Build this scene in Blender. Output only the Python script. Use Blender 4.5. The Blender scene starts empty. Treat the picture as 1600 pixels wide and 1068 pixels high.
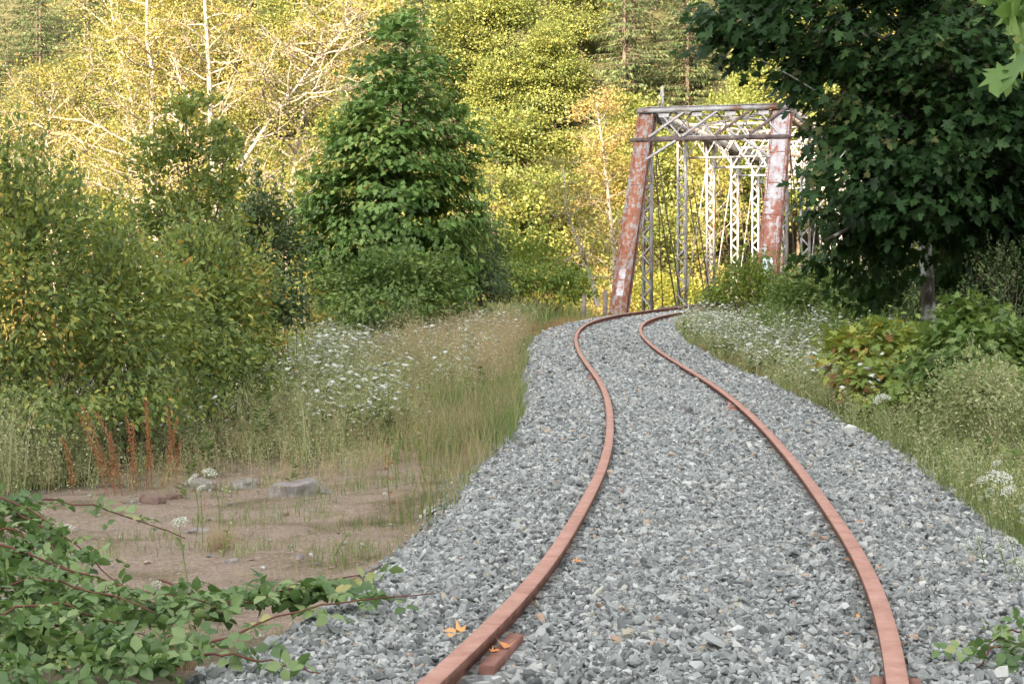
import bpy, bmesh, math, random
import numpy as np
from mathutils import Vector, Matrix
from mathutils.noise import noise as mnoise

random.seed(7)
R = np.random.default_rng(7)
rad = math.radians

# ------------------------------------------------------------------ camera, sky, sun, exposure
scene = bpy.context.scene
col = scene.collection
CAM_Z = 1.40
cam_d = bpy.data.cameras.new('camera'); cam = bpy.data.objects.new('camera', cam_d); col.objects.link(cam)
cam.location = (0, 0, CAM_Z); cam.rotation_euler = (rad(90), 0, 0)
cam_d.sensor_width = 36.0; cam_d.lens = 36.0 * 2600 / 1600
cam_d.shift_y = -111 / 1600.0
cam_d.clip_start = 0.1; cam_d.clip_end = 1500
scene.camera = cam

SUN_EL, SUN_AZ = rad(26), rad(25)          # light travels towards 25 degrees right of +Y
world = bpy.data.worlds.new("World"); scene.world = world; world.use_nodes = True
wn = world.node_tree; wn.nodes.clear()
sky = wn.nodes.new('ShaderNodeTexSky'); sky.sky_type = 'NISHITA'; sky.sun_disc = False
sky.sun_elevation = SUN_EL; sky.sun_rotation = SUN_AZ + math.pi
sky.ozone_density = 0.5; sky.dust_density = 3.0; sky.air_density = 1.0
hs = wn.nodes.new('ShaderNodeHueSaturation'); hs.inputs['Saturation'].default_value = 0.18
bg = wn.nodes.new('ShaderNodeBackground'); bg.inputs['Strength'].default_value = 0.12
wo = wn.nodes.new('ShaderNodeOutputWorld')
wn.links.new(sky.outputs[0], hs.inputs['Color']); wn.links.new(hs.outputs[0], bg.inputs[0]); wn.links.new(bg.outputs[0], wo.inputs[0])

sd = bpy.data.lights.new('sun', 'SUN'); sun = bpy.data.objects.new('sun', sd); col.objects.link(sun)
sd.energy = 4.3; sd.angle = rad(0.5); sd.color = (1.0, 0.80, 0.55)
sun.rotation_euler = Vector((math.sin(SUN_AZ) * math.cos(SUN_EL), math.cos(SUN_AZ) * math.cos(SUN_EL), -math.sin(SUN_EL))).to_track_quat('-Z', 'Y').to_euler()
sun.location = (-40, -80, 80)

scene.view_settings.view_transform = 'Standard'; scene.view_settings.look = 'None'
scene.view_settings.gamma = 1; scene.view_settings.use_curve_mapping = False
scene.view_settings.exposure = 2.5
scene.render.engine = 'CYCLES'
scene.cycles.max_bounces = 6; scene.cycles.diffuse_bounces = 3; scene.cycles.glossy_bounces = 2
scene.cycles.transmission_bounces = 4; scene.cycles.transparent_max_bounces = 4
scene.cycles.use_denoising = True

# ------------------------------------------------------------------ helpers
def tag(o, label=None, cat=None, group=None, kind=None):
    if label: o['label'] = label
    if cat: o['category'] = cat
    if group: o['group'] = group
    if kind: o['kind'] = kind
    return o

def empty(name, loc, rz=0.0):
    o = bpy.data.objects.new(name, None); col.objects.link(o); o.location = loc; o.rotation_euler = (0, 0, rz)
    o.empty_display_size = 0.2
    return o

def mesh_tris(name, V, F, mat=None, rnd=None, smooth=False):
    """V (n,3), F (m,3) triangles; rnd (n,) per-vertex value stored as 'v'"""
    V = np.ascontiguousarray(V, dtype=np.float32); F = np.ascontiguousarray(F, dtype=np.int32)
    me = bpy.data.meshes.new(name)
    me.vertices.add(len(V)); me.vertices.foreach_set('co', V.ravel())
    k = F.shape[1]
    me.loops.add(F.size); me.loops.foreach_set('vertex_index', F.ravel())
    me.polygons.add(len(F)); me.polygons.foreach_set('loop_start', np.arange(0, F.size, k, dtype=np.int32))
    me.polygons.foreach_set('loop_total', np.full(len(F), k, dtype=np.int32))
    if smooth: me.polygons.foreach_set('use_smooth', np.ones(len(F), dtype=bool))
    me.update(calc_edges=True)
    if rnd is not None:
        a = me.attributes.new('v', 'FLOAT', 'POINT'); a.data.foreach_set('value', np.ascontiguousarray(rnd, dtype=np.float32))
    if mat: me.materials.append(mat)
    return me

def link(name, me, parent=None, loc=(0, 0, 0)):
    o = bpy.data.objects.new(name, me); col.objects.link(o); o.location = loc
    if parent: o.parent = parent
    return o

class MB:
    """collects triangles / quads (as triangles)"""
    def __init__(s): s.V = []; s.F = []; s.A = []; s.n = 0
    def add(s, V, F, a=0.5):
        V = np.asarray(V, float); F = np.asarray(F, int)
        s.V.append(V); s.F.append(F + s.n); s.n += len(V)
        s.A.append(np.full(len(V), a) if np.isscalar(a) else np.asarray(a))
    def box(s, c, size, M=None, a=0.5):
        x, y, z = [q / 2 for q in size]
        v = np.array([(-x,-y,-z),(x,-y,-z),(x,y,-z),(-x,y,-z),(-x,-y,z),(x,-y,z),(x,y,z),(-x,y,z)])
        if M is not None: v = v @ np.asarray(M).T
        s.add(v + np.asarray(c), BOXF, a)
    def bar(s, p, q, w, t, up=(0, 0, 1), a=0.5):
        """box from p to q; w = width across (perp to up), t = thickness along up"""
        p = np.asarray(p, float); q = np.asarray(q, float); d = q - p; L = np.linalg.norm(d); d /= L
        up = np.asarray(up, float); x = np.cross(d, up)
        if np.linalg.norm(x) < 1e-4: x = np.cross(d, (1, 0, 0))
        x /= np.linalg.norm(x); u = np.cross(x, d)
        s.box((p + q) / 2, (w, L, t), np.array([x, d, u]).T, a)
    def tube(s, P, rr, k=5, a=0.5, cap=False):
        V, F = tube_arr(P, rr, k); s.add(V, F, a)
    def mesh(s, name, mat, smooth=False):
        return mesh_tris(name, np.concatenate(s.V), np.concatenate(s.F), mat, np.concatenate(s.A), smooth)
    def build(s, name, mat, parent=None, smooth=False, loc=(0, 0, 0)):
        return link(name, s.mesh(name, mat, smooth), parent, loc)

BOXF = np.array([(0,2,1),(0,3,2),(4,5,6),(4,6,7),(0,1,5),(0,5,4),(1,2,6),(1,6,5),(2,3,7),(2,7,6),(3,0,4),(3,4,7)])

def tube_arr(P, rr, k=5):
    P = np.asarray(P, float); n = len(P); rr = np.broadcast_to(np.asarray(rr, float), (n,))
    T = np.gradient(P, axis=0); T /= np.linalg.norm(T, axis=1, keepdims=True) + 1e-9
    ref = np.array([0.31, 0.17, 0.93]) if abs(T[0] @ np.array([0.31, 0.17, 0.93])) < .9 else np.array([1., 0, 0])
    X = np.cross(T, ref); X /= np.linalg.norm(X, axis=1, keepdims=True); Yv = np.cross(T, X)
    th = np.arange(k) * 2 * math.pi / k
    V = P[:, None] + rr[:, None, None] * (np.cos(th)[None, :, None] * X[:, None] + np.sin(th)[None, :, None] * Yv[:, None])
    V = V.reshape(-1, 3); F = []
    for i in range(n - 1):
        for j in range(k):
            a, b = i * k + j, i * k + (j + 1) % k
            F += [(a, b, b + k), (a, b + k, a + k)]
    for j in range(1, k - 1): F.append(((n - 1) * k, (n - 1) * k + j, (n - 1) * k + j + 1))
    return V, np.array(F)

def norm(v): return v / (np.linalg.norm(v, axis=-1, keepdims=True) + 1e-9)

def scatter(T, TF, C, S, tip, nrm, rnd):
    """place template T (k,3; y = tip direction, z = face normal) at C with size S"""
    tip = norm(tip); x = norm(np.cross(tip, nrm)); z = np.cross(x, tip)
    S = np.asarray(S).reshape(-1, 1, 1) if np.ndim(S) == 1 else np.asarray(S)[:, None, :]
    TT = T[None] * S
    V = C[:, None] + TT[..., 0:1] * x[:, None] + TT[..., 1:2] * tip[:, None] + TT[..., 2:3] * z[:, None]
    n, k = len(C), len(T)
    F = TF[None] + (np.arange(n) * k)[:, None, None]
    return V.reshape(-1, 3), F.reshape(-1, TF.shape[1]), np.repeat(rnd, k)

# leaf templates: y from stalk to tip, unit length
T_OVAL = np.array([(0,0,0),(-.28,.33,.07),(0,.36,-.02),(.28,.33,.07),(-.2,.72,.04),(0,.75,-.05),(.2,.72,.04),(0,1,-.12)], float)
F_OVAL = np.array([(0,2,1),(0,3,2),(1,2,5),(1,5,4),(2,3,6),(2,6,5),(4,5,7),(5,6,7)])
T_DIA = np.array([(0,0,0),(-.33,.5,.06),(0,1,0),(.33,.5,.06)], float)
F_DIA = np.array([(0,2,1),(0,3,2)])
_mo = [(0,.02),(.36,-.08),(.25,.16),(.60,.44),(.19,.40),(.25,.68),(0,1.0)]
_m = [(0,.3,-.02)] + [(x,y,.10*abs(x)-.10*y*y) for x,y in _mo] + [(-x,y,.10*abs(x)-.10*y*y) for x,y in _mo[-2:0:-1]]
T_MAP = np.array(_m, float); T_MAP[:, 1] -= .0
F_MAP = np.array([(0, i, i + 1) for i in range(1, len(_m) - 1)] + [(0, len(_m) - 1, 1)])
T_NEED = np.array([(-.035,0,0),(.035,0,0),(.10,.45,0),(0,1,-.15),(-.10,.45,0)], float)
F_NEED = np.array([(0,1,2),(0,2,4),(4,2,3)])

def at(px, py, Y): return np.array([(px - 800) / 2600 * Y, Y, CAM_Z - (py - 423) / 2600 * Y])

# ------------------------------------------------------------------ materials
def nm(name):
    m = bpy.data.materials.new(name); m.use_nodes = True; m.node_tree.nodes.clear()
    return m, m.node_tree.nodes, m.node_tree.links

def ramp(n, stops, interp='LINEAR'):
    r = n.new('ShaderNodeValToRGB'); e = r.color_ramp.elements; r.color_ramp.interpolation = interp
    while len(e) < len(stops): e.new(0.5)
    for i, (p, c) in enumerate(stops): e[i].position = p; e[i].color = (*c, 1)
    return r

def leaf_mat(name, stops, trans=0.35, tcol=(0.20, 0.26, 0.03), rough=0.5, patch=0.0, spec=0.35):
    m, n, l = nm(name)
    at_ = n.new('ShaderNodeAttribute'); at_.attribute_name = 'v'
    r = ramp(n, stops)
    fac = at_.outputs['Fac']
    if patch:
        tc = n.new('ShaderNodeTexCoord'); nz = n.new('ShaderNodeTexNoise'); nz.inputs['Scale'].default_value = patch
        mm = n.new('ShaderNodeMath'); mm.operation = 'MULTIPLY_ADD'; mm.inputs[1].default_value = 1.1; mm.inputs[2].default_value = -0.55
        ad = n.new('ShaderNodeMath'); ad.operation = 'ADD'; ad.use_clamp = True
        l.new(tc.outputs['Object'], nz.inputs['Vector']); l.new(nz.outputs['Fac'], mm.inputs[0]); l.new(mm.outputs[0], ad.inputs[0]); l.new(fac, ad.inputs[1]); fac = ad.outputs[0]
    l.new(fac, r.inputs[0])
    p = n.new('ShaderNodeBsdfPrincipled'); p.inputs['Roughness'].default_value = rough; p.inputs['Specular IOR Level'].default_value = spec
    t = n.new('ShaderNodeBsdfTranslucent')
    mt = n.new('ShaderNodeMix'); mt.data_type = 'RGBA'; mt.inputs[0].default_value = 0.55; mt.inputs[7].default_value = (*tcol, 1)
    mx = n.new('ShaderNodeMixShader'); mx.inputs[0].default_value = trans
    o = n.new('ShaderNodeOutputMaterial')
    l.new(r.outputs[0], p.inputs['Base Color']); l.new(r.outputs[0], mt.inputs[6]); l.new(mt.outputs[2], t.inputs[0])
    l.new(p.outputs[0], mx.inputs[1]); l.new(t.outputs[0], mx.inputs[2]); l.new(mx.outputs[0], o.inputs[0])
    return m

def noise_mat(name, stops, scale=5, detail=8, rough=0.85, bump=0.4, bdist=0.02, stretch=(1, 1, 1), nrough=.6, attr=0.0, spec=.3, interp='LINEAR'):
    m, n, l = nm(name)
    tc = n.new('ShaderNodeTexCoord'); mp = n.new('ShaderNodeMapping'); mp.inputs['Scale'].default_value = stretch
    nz = n.new('ShaderNodeTexNoise'); nz.inputs['Scale'].default_value = scale; nz.inputs['Detail'].default_value = detail; nz.inputs['Roughness'].default_value = nrough
    l.new(tc.outputs['Object'], mp.inputs[0]); l.new(mp.outputs[0], nz.inputs['Vector'])
    fac = nz.outputs['Fac']
    if attr:
        a = n.new('ShaderNodeAttribute'); a.attribute_name = 'v'
        mm = n.new('ShaderNodeMath'); mm.operation = 'MULTIPLY_ADD'; mm.inputs[1].default_value = attr; mm.inputs[2].default_value = -attr / 2
        ad = n.new('ShaderNodeMath'); ad.operation = 'ADD'; ad.use_clamp = True
        l.new(a.outputs['Fac'], mm.inputs[0]); l.new(mm.outputs[0], ad.inputs[0]); l.new(fac, ad.inputs[1]); fac = ad.outputs[0]
    r = ramp(n, stops, interp); l.new(fac, r.inputs[0])
    p = n.new('ShaderNodeBsdfPrincipled'); p.inputs['Roughness'].default_value = rough; p.inputs['Specular IOR Level'].default_value = spec
    b = n.new('ShaderNodeBump'); b.inputs['Strength'].default_value = bump; b.inputs['Distance'].default_value = bdist
    l.new(nz.outputs['Fac'], b.inputs['Height']); l.new(b.outputs[0], p.inputs['Normal']); l.new(r.outputs[0], p.inputs['Base Color'])
    o = n.new('ShaderNodeOutputMaterial'); l.new(p.outputs[0], o.inputs[0])
    return m

M = {}
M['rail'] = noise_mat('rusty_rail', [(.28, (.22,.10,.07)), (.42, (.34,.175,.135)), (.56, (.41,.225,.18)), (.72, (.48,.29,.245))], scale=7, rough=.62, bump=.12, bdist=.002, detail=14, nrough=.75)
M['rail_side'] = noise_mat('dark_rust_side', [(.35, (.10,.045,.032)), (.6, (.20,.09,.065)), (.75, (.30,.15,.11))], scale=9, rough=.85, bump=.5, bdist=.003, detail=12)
M['rail_dark'] = noise_mat('rusty_bar', [(.3, (.17,.075,.055)), (.7, (.28,.14,.11))], scale=14, rough=.8, bump=.3, bdist=.003)
M['bark_white'] = noise_mat('alder_bark', [(.3, (.16,.135,.105)), (.5, (.32,.28,.23)), (.7, (.42,.37,.31))], scale=3, stretch=(1,1,.6), bump=.3, attr=.3)
M['bark_brown'] = noise_mat('brown_bark', [(.35, (.05,.038,.028)), (.65, (.16,.12,.09))], scale=6, stretch=(1,1,.3), bump=.5, attr=.2)
M['bark_lichen'] = noise_mat('lichen_bark', [(.40, (.06,.045,.035)), (.50, (.12,.10,.08)), (.56, (.55,.55,.52)), (.7, (.62,.62,.6))], scale=1.6, stretch=(1,1,.8), bump=.4)
M['stem_green'] = noise_mat('green_stem', [(.3, (.10,.15,.04)), (.7, (.22,.26,.10))], scale=5, bump=.1)
M['stem_red'] = noise_mat('red_cane', [(.3, (.10,.035,.03)), (.7, (.20,.085,.06))], scale=5, bump=.1)
M['stem_dry'] = noise_mat('dry_stem', [(.3, (.36,.28,.17)), (.7, (.52,.43,.29))], scale=5, bump=.1)
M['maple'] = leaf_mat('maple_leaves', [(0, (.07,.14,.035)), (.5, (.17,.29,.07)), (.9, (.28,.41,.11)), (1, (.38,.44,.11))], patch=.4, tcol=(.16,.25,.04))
M['maple_shaded'] = leaf_mat('shaded_maple_leaves', [(0, (.017,.04,.014)), (.7, (.038,.085,.026)), (.98, (.08,.14,.045)), (1, (.12,.13,.05))], trans=.25, patch=.3, tcol=(.08,.15,.03), spec=.15)  # shade put into the leaf colour, far darker than the other maple leaves
M['maple_yellow'] = leaf_mat('yellow_maple_leaves', [(0, (.12,.19,.05)), (.6, (.24,.32,.06)), (.82, (.40,.38,.08)), (.93, (.38,.19,.07)), (1, (.26,.10,.05))], patch=1.2, tcol=(.35,.36,.04))
M['alder_near'] = leaf_mat('alder_shrub_leaves', [(0, (.06,.11,.035)), (.40, (.165,.235,.065)), (.78, (.31,.37,.10)), (.94, (.50,.50,.11)), (1, (.48,.28,.07))], patch=.6, tcol=(.30,.34,.04), trans=.4)
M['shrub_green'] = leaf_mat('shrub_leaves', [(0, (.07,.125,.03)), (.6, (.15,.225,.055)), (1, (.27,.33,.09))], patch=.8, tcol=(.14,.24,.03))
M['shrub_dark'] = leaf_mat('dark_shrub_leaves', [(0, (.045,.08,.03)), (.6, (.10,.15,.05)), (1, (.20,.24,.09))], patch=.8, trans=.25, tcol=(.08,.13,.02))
M['shrub_lime'] = leaf_mat('lime_shrub_leaves', [(0, (.09,.15,.025)), (.7, (.16,.23,.035)), (1, (.26,.27,.05))], patch=.7, tcol=(.24,.30,.03))
M['alder_far'] = leaf_mat('alder_leaves', [(0, (.17,.17,.05)), (.5, (.29,.27,.075)), (.92, (.42,.36,.11)), (1, (.48,.24,.09))], patch=.16, trans=.4, tcol=(.38,.34,.04))
M['alder_pale'] = leaf_mat('pale_alder_leaves', [(0, (.22,.17,.06)), (.6, (.36,.28,.10)), (1, (.45,.33,.13))], patch=.3, trans=.4, tcol=(.42,.34,.08))
M['broad_far'] = leaf_mat('broadleaf_leaves', [(0, (.09,.125,.035)), (.5, (.18,.21,.05)), (1, (.34,.32,.09))], patch=.10, tcol=(.25,.27,.05))
M['broad_yellow'] = leaf_mat('yellow_broadleaf_leaves', [(0, (.13,.16,.03)), (.6, (.27,.28,.05)), (1, (.44,.39,.08))], patch=.2, trans=.42, tcol=(.42,.41,.06))
M['conifer'] = leaf_mat('conifer_needles', [(0, (.04,.07,.028)), (.6, (.085,.12,.045)), (1, (.19,.20,.075))], trans=.25, tcol=(.18,.22,.05), patch=.12)
M['conifer_lit'] = leaf_mat('sunlit_cedar_needles', [(0, (.10,.13,.025)), (.7, (.20,.22,.04)), (1, (.30,.28,.06))], trans=.25, tcol=(.25,.26,.03))  # sunlit look put into the needle colour, brighter than the plain conifer
M['bramble'] = leaf_mat('bramble_leaves', [(0, (.07,.13,.04)), (.5, (.15,.24,.085)), (.9, (.28,.36,.14)), (1, (.42,.38,.14))], patch=1.5, tcol=(.14,.26,.04), spec=.5)
M['grass'] = leaf_mat('grass_blades', [(0, (.10,.16,.045)), (.45, (.18,.24,.075)), (.75, (.30,.31,.12)), (1, (.46,.39,.20))], patch=.8, tcol=(.18,.24,.04), rough=.6)
M['grass_dry'] = leaf_mat('dry_grass_blades', [(0, (.30,.25,.12)), (.6, (.44,.35,.20)), (1, (.52,.38,.26))], patch=.8, tcol=(.40,.32,.16), rough=.7)
M['grass_red'] = leaf_mat('red_stalks', [(0, (.30,.12,.05)), (.6, (.44,.21,.10)), (1, (.52,.30,.15))], patch=.8, tcol=(.35,.14,.06), rough=.7)
M['weed'] = leaf_mat('weed_leaves', [(0, (.20,.25,.09)), (.5, (.38,.41,.18)), (1, (.58,.53,.33))], patch=.9, tcol=(.20,.24,.06))
M['white_flower'] = leaf_mat('white_florets', [(0, (.42,.48,.30)), (.4, (.62,.64,.54)), (1, (.78,.78,.72))], trans=.25, tcol=(.7,.7,.6), rough=.8)
M['orange_leaf'] = leaf_mat('orange_fallen_leaf', [(0, (.55,.20,.06)), (.5, (.62,.26,.08)), (1, (.66,.36,.14))], trans=.1, tcol=(.6,.3,.1))
M['rock'] = noise_mat('boulder', [(.3, (.16,.14,.13)), (.5, (.27,.24,.225)), (.7, (.38,.34,.31))], scale=14, detail=12, nrough=.7, bump=1, bdist=.02)
M['rock_brown'] = noise_mat('brown_boulder', [(.3, (.12,.075,.06)), (.7, (.24,.16,.13))], scale=9, bump=.6, bdist=.02)
M['timber'] = noise_mat('old_timber', [(.3, (.10,.08,.065)), (.7, (.22,.19,.16))], scale=8, stretch=(1,1,1), bump=.4)
M['forest_floor'] = noise_mat('shade_ridge_cover', [(.3, (.03,.045,.015)), (.55, (.08,.09,.03)), (.75, (.14,.13,.05))], scale=.35, detail=12, bump=1, bdist=.5)
M['steel_grey'] = noise_mat('weathered_steel', [(.36, (.22,.10,.065)), (.42, (.26,.22,.20)), (.52, (.37,.355,.35)), (.75, (.50,.49,.49))], scale=1.5, detail=10, nrough=.7, bump=.2, bdist=.004, rough=.6)
M['steel_dark'] = noise_mat('rust_stained_steel', [(.36, (.06,.045,.04)), (.55, (.15,.11,.10)), (.7, (.30,.25,.23))], scale=2.5, detail=10, nrough=.7, bump=.2, bdist=.004, rough=.7)
M['steel_red'] = noise_mat('red_rust_and_primer', [(.36, (.40,.37,.36)), (.42, (.33,.25,.23)), (.47, (.29,.125,.09)), (.6, (.24,.09,.06)), (.75, (.18,.07,.045))], scale=1.4, detail=10, nrough=.66, bump=.2, bdist=.004, stretch=(3,3,.6), rough=.75)
M['steel_rust'] = noise_mat('rust_and_old_paint', [(.33, (.34,.33,.32)), (.46, (.26,.24,.225)), (.50, (.27,.115,.07)), (.6, (.24,.082,.045)), (.75, (.15,.055,.035))], scale=1.5, detail=14, nrough=.70, bump=.2, bdist=.004, stretch=(5,5,.5), rough=.75)
M['rod'] = noise_mat('brown_rod', [(.4, (.13,.085,.07)), (.65, (.30,.24,.22))], scale=3, bump=.1, rough=.7)

# ------------------------------------------------------------------ track line (X, head height) as functions of Y
_kY = np.array([-60, -25, -8, 0, 4, 7, 10, 13, 17, 22, 28, 35, 43, 52, 61.2, 66, 75, 90, 120, 130.])
_t17 = math.tan(rad(17))
_bx = lambda y: 6.58 + (y - 61.2) * _t17
_kX = np.array([-36, -12.5, -3.6, -.82, .183, .781, 1.163, 1.466, 1.756, 1.954, 1.98, 2.099, 2.579, 3.954, 6.58, _bx(66), _bx(75), _bx(90), _bx(120), _bx(130)])
_kZ = np.array([.1, .1, .1, .1, .074, .023, -.047, -.11, -.134, -.133, -.107, -.073, -.036, .006, .04, .045, .045, .045, .045, .045])

def natural_spline(x, y):
    n = len(x); h = np.diff(x); A = np.zeros((n, n)); b = np.zeros(n); A[0, 0] = A[-1, -1] = 1
    for i in range(1, n - 1):
        A[i, i-1] = h[i-1]; A[i, i] = 2 * (h[i-1] + h[i]); A[i, i+1] = h[i]; b[i] = 6 * ((y[i+1] - y[i]) / h[i] - (y[i] - y[i-1]) / h[i-1])
    m = np.linalg.solve(A, b)
    def f(t):
        t = np.asarray(t, float); i = np.clip(np.searchsorted(x, t) - 1, 0, n - 2); H = h[i]; a = (x[i+1] - t) / H; c = (t - x[i]) / H
        return a * y[i] + c * y[i+1] + ((a**3 - a) * m[i] + (c**3 - c) * m[i+1]) * H * H / 6
    return f
trackX = natural_spline(_kY, _kX); trackZ = natural_spline(_kY, _kZ)
_gy = np.linspace(-60, 130, 1901); _gx = trackX(_gy); _gz = trackZ(_gy); _gd = np.gradient(_gx, _gy)
def tX(y): return np.interp(y, _gy, _gx)
def tZ(y): return np.interp(y, _gy, _gz)
def tD(y): return np.interp(y, _gy, _gd)

B0 = np.array([6.58, 61.2]); AX = np.array([math.sin(rad(17)), math.cos(rad(17))]); RX = np.array([AX[1], -AX[0]])

def smooth(a, b, x): t = np.clip((x - a) / (b - a), 0, 1); return t * t * (3 - 2 * t)

def vnoise(x, y, s, seed=0):
    """cheap smooth value noise, vectorised"""
    x = np.asarray(x, float) * s + seed * 17.3; y = np.asarray(y, float) * s - seed * 9.1
    xi = np.floor(x).astype(np.int64); yi = np.floor(y).astype(np.int64); fx = x - xi; fy = y - yi
    fx = fx * fx * (3 - 2 * fx); fy = fy * fy * (3 - 2 * fy)
    def hsh(a, b):
        n = (a * 374761393 + b * 668265263 + seed * 1442695) & 0xffffffff
        n = ((n ^ (n >> 13)) * 1274126177) & 0xffffffff
        return ((n ^ (n >> 16)) & 0xffff) / 65535.0
    return (hsh(xi, yi) * (1 - fx) + hsh(xi + 1, yi) * fx) * (1 - fy) + (hsh(xi, yi + 1) * (1 - fx) + hsh(xi + 1, yi + 1) * fx) * fy

def lat(X, Y):
    return (X - tX(Y)) / np.sqrt(1 + tD(Y) ** 2)

def gheight(X, Y):
    X = np.asarray(X, float); Y = np.asarray(Y, float)
    u = lat(X, Y); zr = tZ(Y)
    n1 = vnoise(X, Y, .5, 1) - .5; n2 = vnoise(X, Y, 1.7, 2) - .5; n3 = vnoise(X, Y, 6, 3) - .5
    rough = n1 * .16 + n2 * .07 + n3 * .03
    left = -.42 - .02 * np.clip(-u - 3, 0, 5) - 2.0 * smooth(6.5, 14, -u)
    right = -.34 + .25 * smooth(3, 7, u) + .5 * smooth(7, 16, u)
    side = np.where(u < 0, left, right) + rough
    bed = smooth(1.35, 2.35, np.abs(u))
    z = zr - (.128 + .075 * smooth(36, 50, Y)) * (1 - bed) + side * bed
    s = (X - B0[0]) * AX[0] + (Y - B0[1]) * AX[1]
    z = z - 6.5 * smooth(1.5, 14, s + .08 * np.abs(u) * (u < 0) + n1) * 1.0
    hy = Y + .25 * X
    z = z + np.clip(hy - 108, 0, None) * .30 + np.clip(hy - 122, 0, None) * .38 * smooth(118, 140, hy) + 6.5 * smooth(98, 116, hy)
    z = z + 4 * (vnoise(X, Y, .03, 5) - .5) * smooth(115, 150, hy)
    return z

def grid_mesh(name, xs, ys, zf, mat, attr=None, off=0.0, smooth_=True):
    X, Y = np.meshgrid(xs, ys); Z = zf(X, Y) + off
    V = np.stack([X, Y, Z], -1).reshape(-1, 3); nx, ny = len(xs), len(ys)
    i = (np.arange(ny - 1)[:, None] * nx + np.arange(nx - 1)[None]).ravel()
    F = np.stack([i, i + 1, i + nx + 1, i + nx], -1)
    return mesh_tris(name, V, F, mat, attr(X, Y).ravel() if attr else None, smooth_)

# ground material: dirt vs. leaf-litter soil, chosen by where the bare yard is
def ground_material():
    m, n, l = nm('bare_dirt_and_soil')
    tc = n.new('ShaderNodeTexCoord'); a = n.new('ShaderNodeAttribute'); a.attribute_name = 'v'
    n1 = n.new('ShaderNodeTexNoise'); n1.inputs['Scale'].default_value = 1.6; n1.inputs['Detail'].default_value = 10; n1.inputs['Roughness'].default_value = .65
    n2 = n.new('ShaderNodeTexNoise'); n2.inputs['Scale'].default_value = 38; n2.inputs['Detail'].default_value = 6; n2.inputs['Roughness'].default_value = .7
    for q in (n1, n2): l.new(tc.outputs['Object'], q.inputs['Vector'])
    r1 = ramp(n, [(.30, (.19,.165,.10)), (.42, (.31,.25,.17)), (.50, (.42,.33,.25)), (.58, (.48,.375,.30)), (.66, (.36,.32,.19)), (.8, (.26,.25,.13))]); l.new(n1.outputs['Fac'], r1.inputs[0])
    r2 = ramp(n, [(.3, (.55,.52,.5)), (.55, (1,1,1)), (.72, (1.25,1.2,1.15))]); l.new(n2.outputs['Fac'], r2.inputs[0])
    mu = n.new('ShaderNodeMix'); mu.data_type = 'RGBA'; mu.blend_type = 'MULTIPLY'; mu.inputs[0].default_value = 1
    l.new(r1.outputs[0], mu.inputs[6]); l.new(r2.outputs[0], mu.inputs[7])
    r3 = ramp(n, [(.35, (.035,.035,.018)), (.6, (.10,.095,.045)), (.75, (.17,.15,.08))]); l.new(n1.outputs['Fac'], r3.inputs[0])
    mx = n.new('ShaderNodeMix'); mx.data_type = 'RGBA'; l.new(a.outputs['Fac'], mx.inputs[0]); l.new(mu.outputs[2], mx.inputs[6]); l.new(r3.outputs[0], mx.inputs[7])
    p = n.new('ShaderNodeBsdfPrincipled'); p.inputs['Roughness'].default_value = .95; p.inputs['Specular IOR Level'].default_value = .1
    b = n.new('ShaderNodeBump'); b.inputs['Strength'].default_value = 1.0; b.inputs['Distance'].default_value = .06
    l.new(n2.outputs['Fac'], b.inputs['Height']); l.new(b.outputs[0], p.inputs['Normal']); l.new(mx.outputs[2], p.inputs['Base Color'])
    o = n.new('ShaderNodeOutputMaterial'); l.new(p.outputs[0], o.inputs[0])
    return m

def veg_zone(X, Y):
    u = lat(X, Y)
    w = (vnoise(X, Y, 1.2, 8) - .5) * 1.6
    bare = (smooth(-6.4, -5.4, u + w) * (1 - smooth(-1.6, -1.2, u))) * smooth(6.5, 8.5, Y) * (1 - smooth(16.5, 18.5, Y + w))
    path = smooth(-3.5, -2.9, u + w * .4) * (1 - smooth(-1.75, -1.4, u + w * .2)) * (1 - smooth(21, 26, Y)) * smooth(12, 14, Y)
    return 1 - np.clip(bare + path, 0, 1)

M['ground'] = ground_material()
xs = np.concatenate([np.linspace(-260, -40, 30)[:-1], np.linspace(-40, -8, 40)[:-1], np.linspace(-8, 10, 180)[:-1], np.linspace(10, 40, 40)[:-1], np.linspace(40, 260, 30)])
ys = np.concatenate([np.linspace(-60, 3, 20)[:-1], np.linspace(3, 32, 260)[:-1], np.linspace(32, 66, 110)[:-1], np.linspace(66, 130, 60)[:-1], np.linspace(130, 420, 60)])
g = link('ground', grid_mesh('ground', xs, ys, gheight, M['ground'], veg_zone)); tag(g, 'bare tan dirt and weedy soil beside the track, rising to the hill', kind='structure')

# river in the gully below the bridge
wm, wnn, wl = nm('river_water'); _p = wnn.new('ShaderNodeBsdfPrincipled'); _p.inputs['Base Color'].default_value = (.03, .06, .05, 1); _p.inputs['Roughness'].default_value = .08
_o = wnn.new('ShaderNodeOutputMaterial'); wl.new(_p.outputs[0], _o.inputs[0])
w = link('river', grid_mesh('river', np.linspace(-250, 250, 12), np.linspace(64, 128, 6), lambda x, y: x * 0 - 6.3, wm)); tag(w, 'dark river at the bottom of the gully under the bridge', kind='structure')

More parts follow.
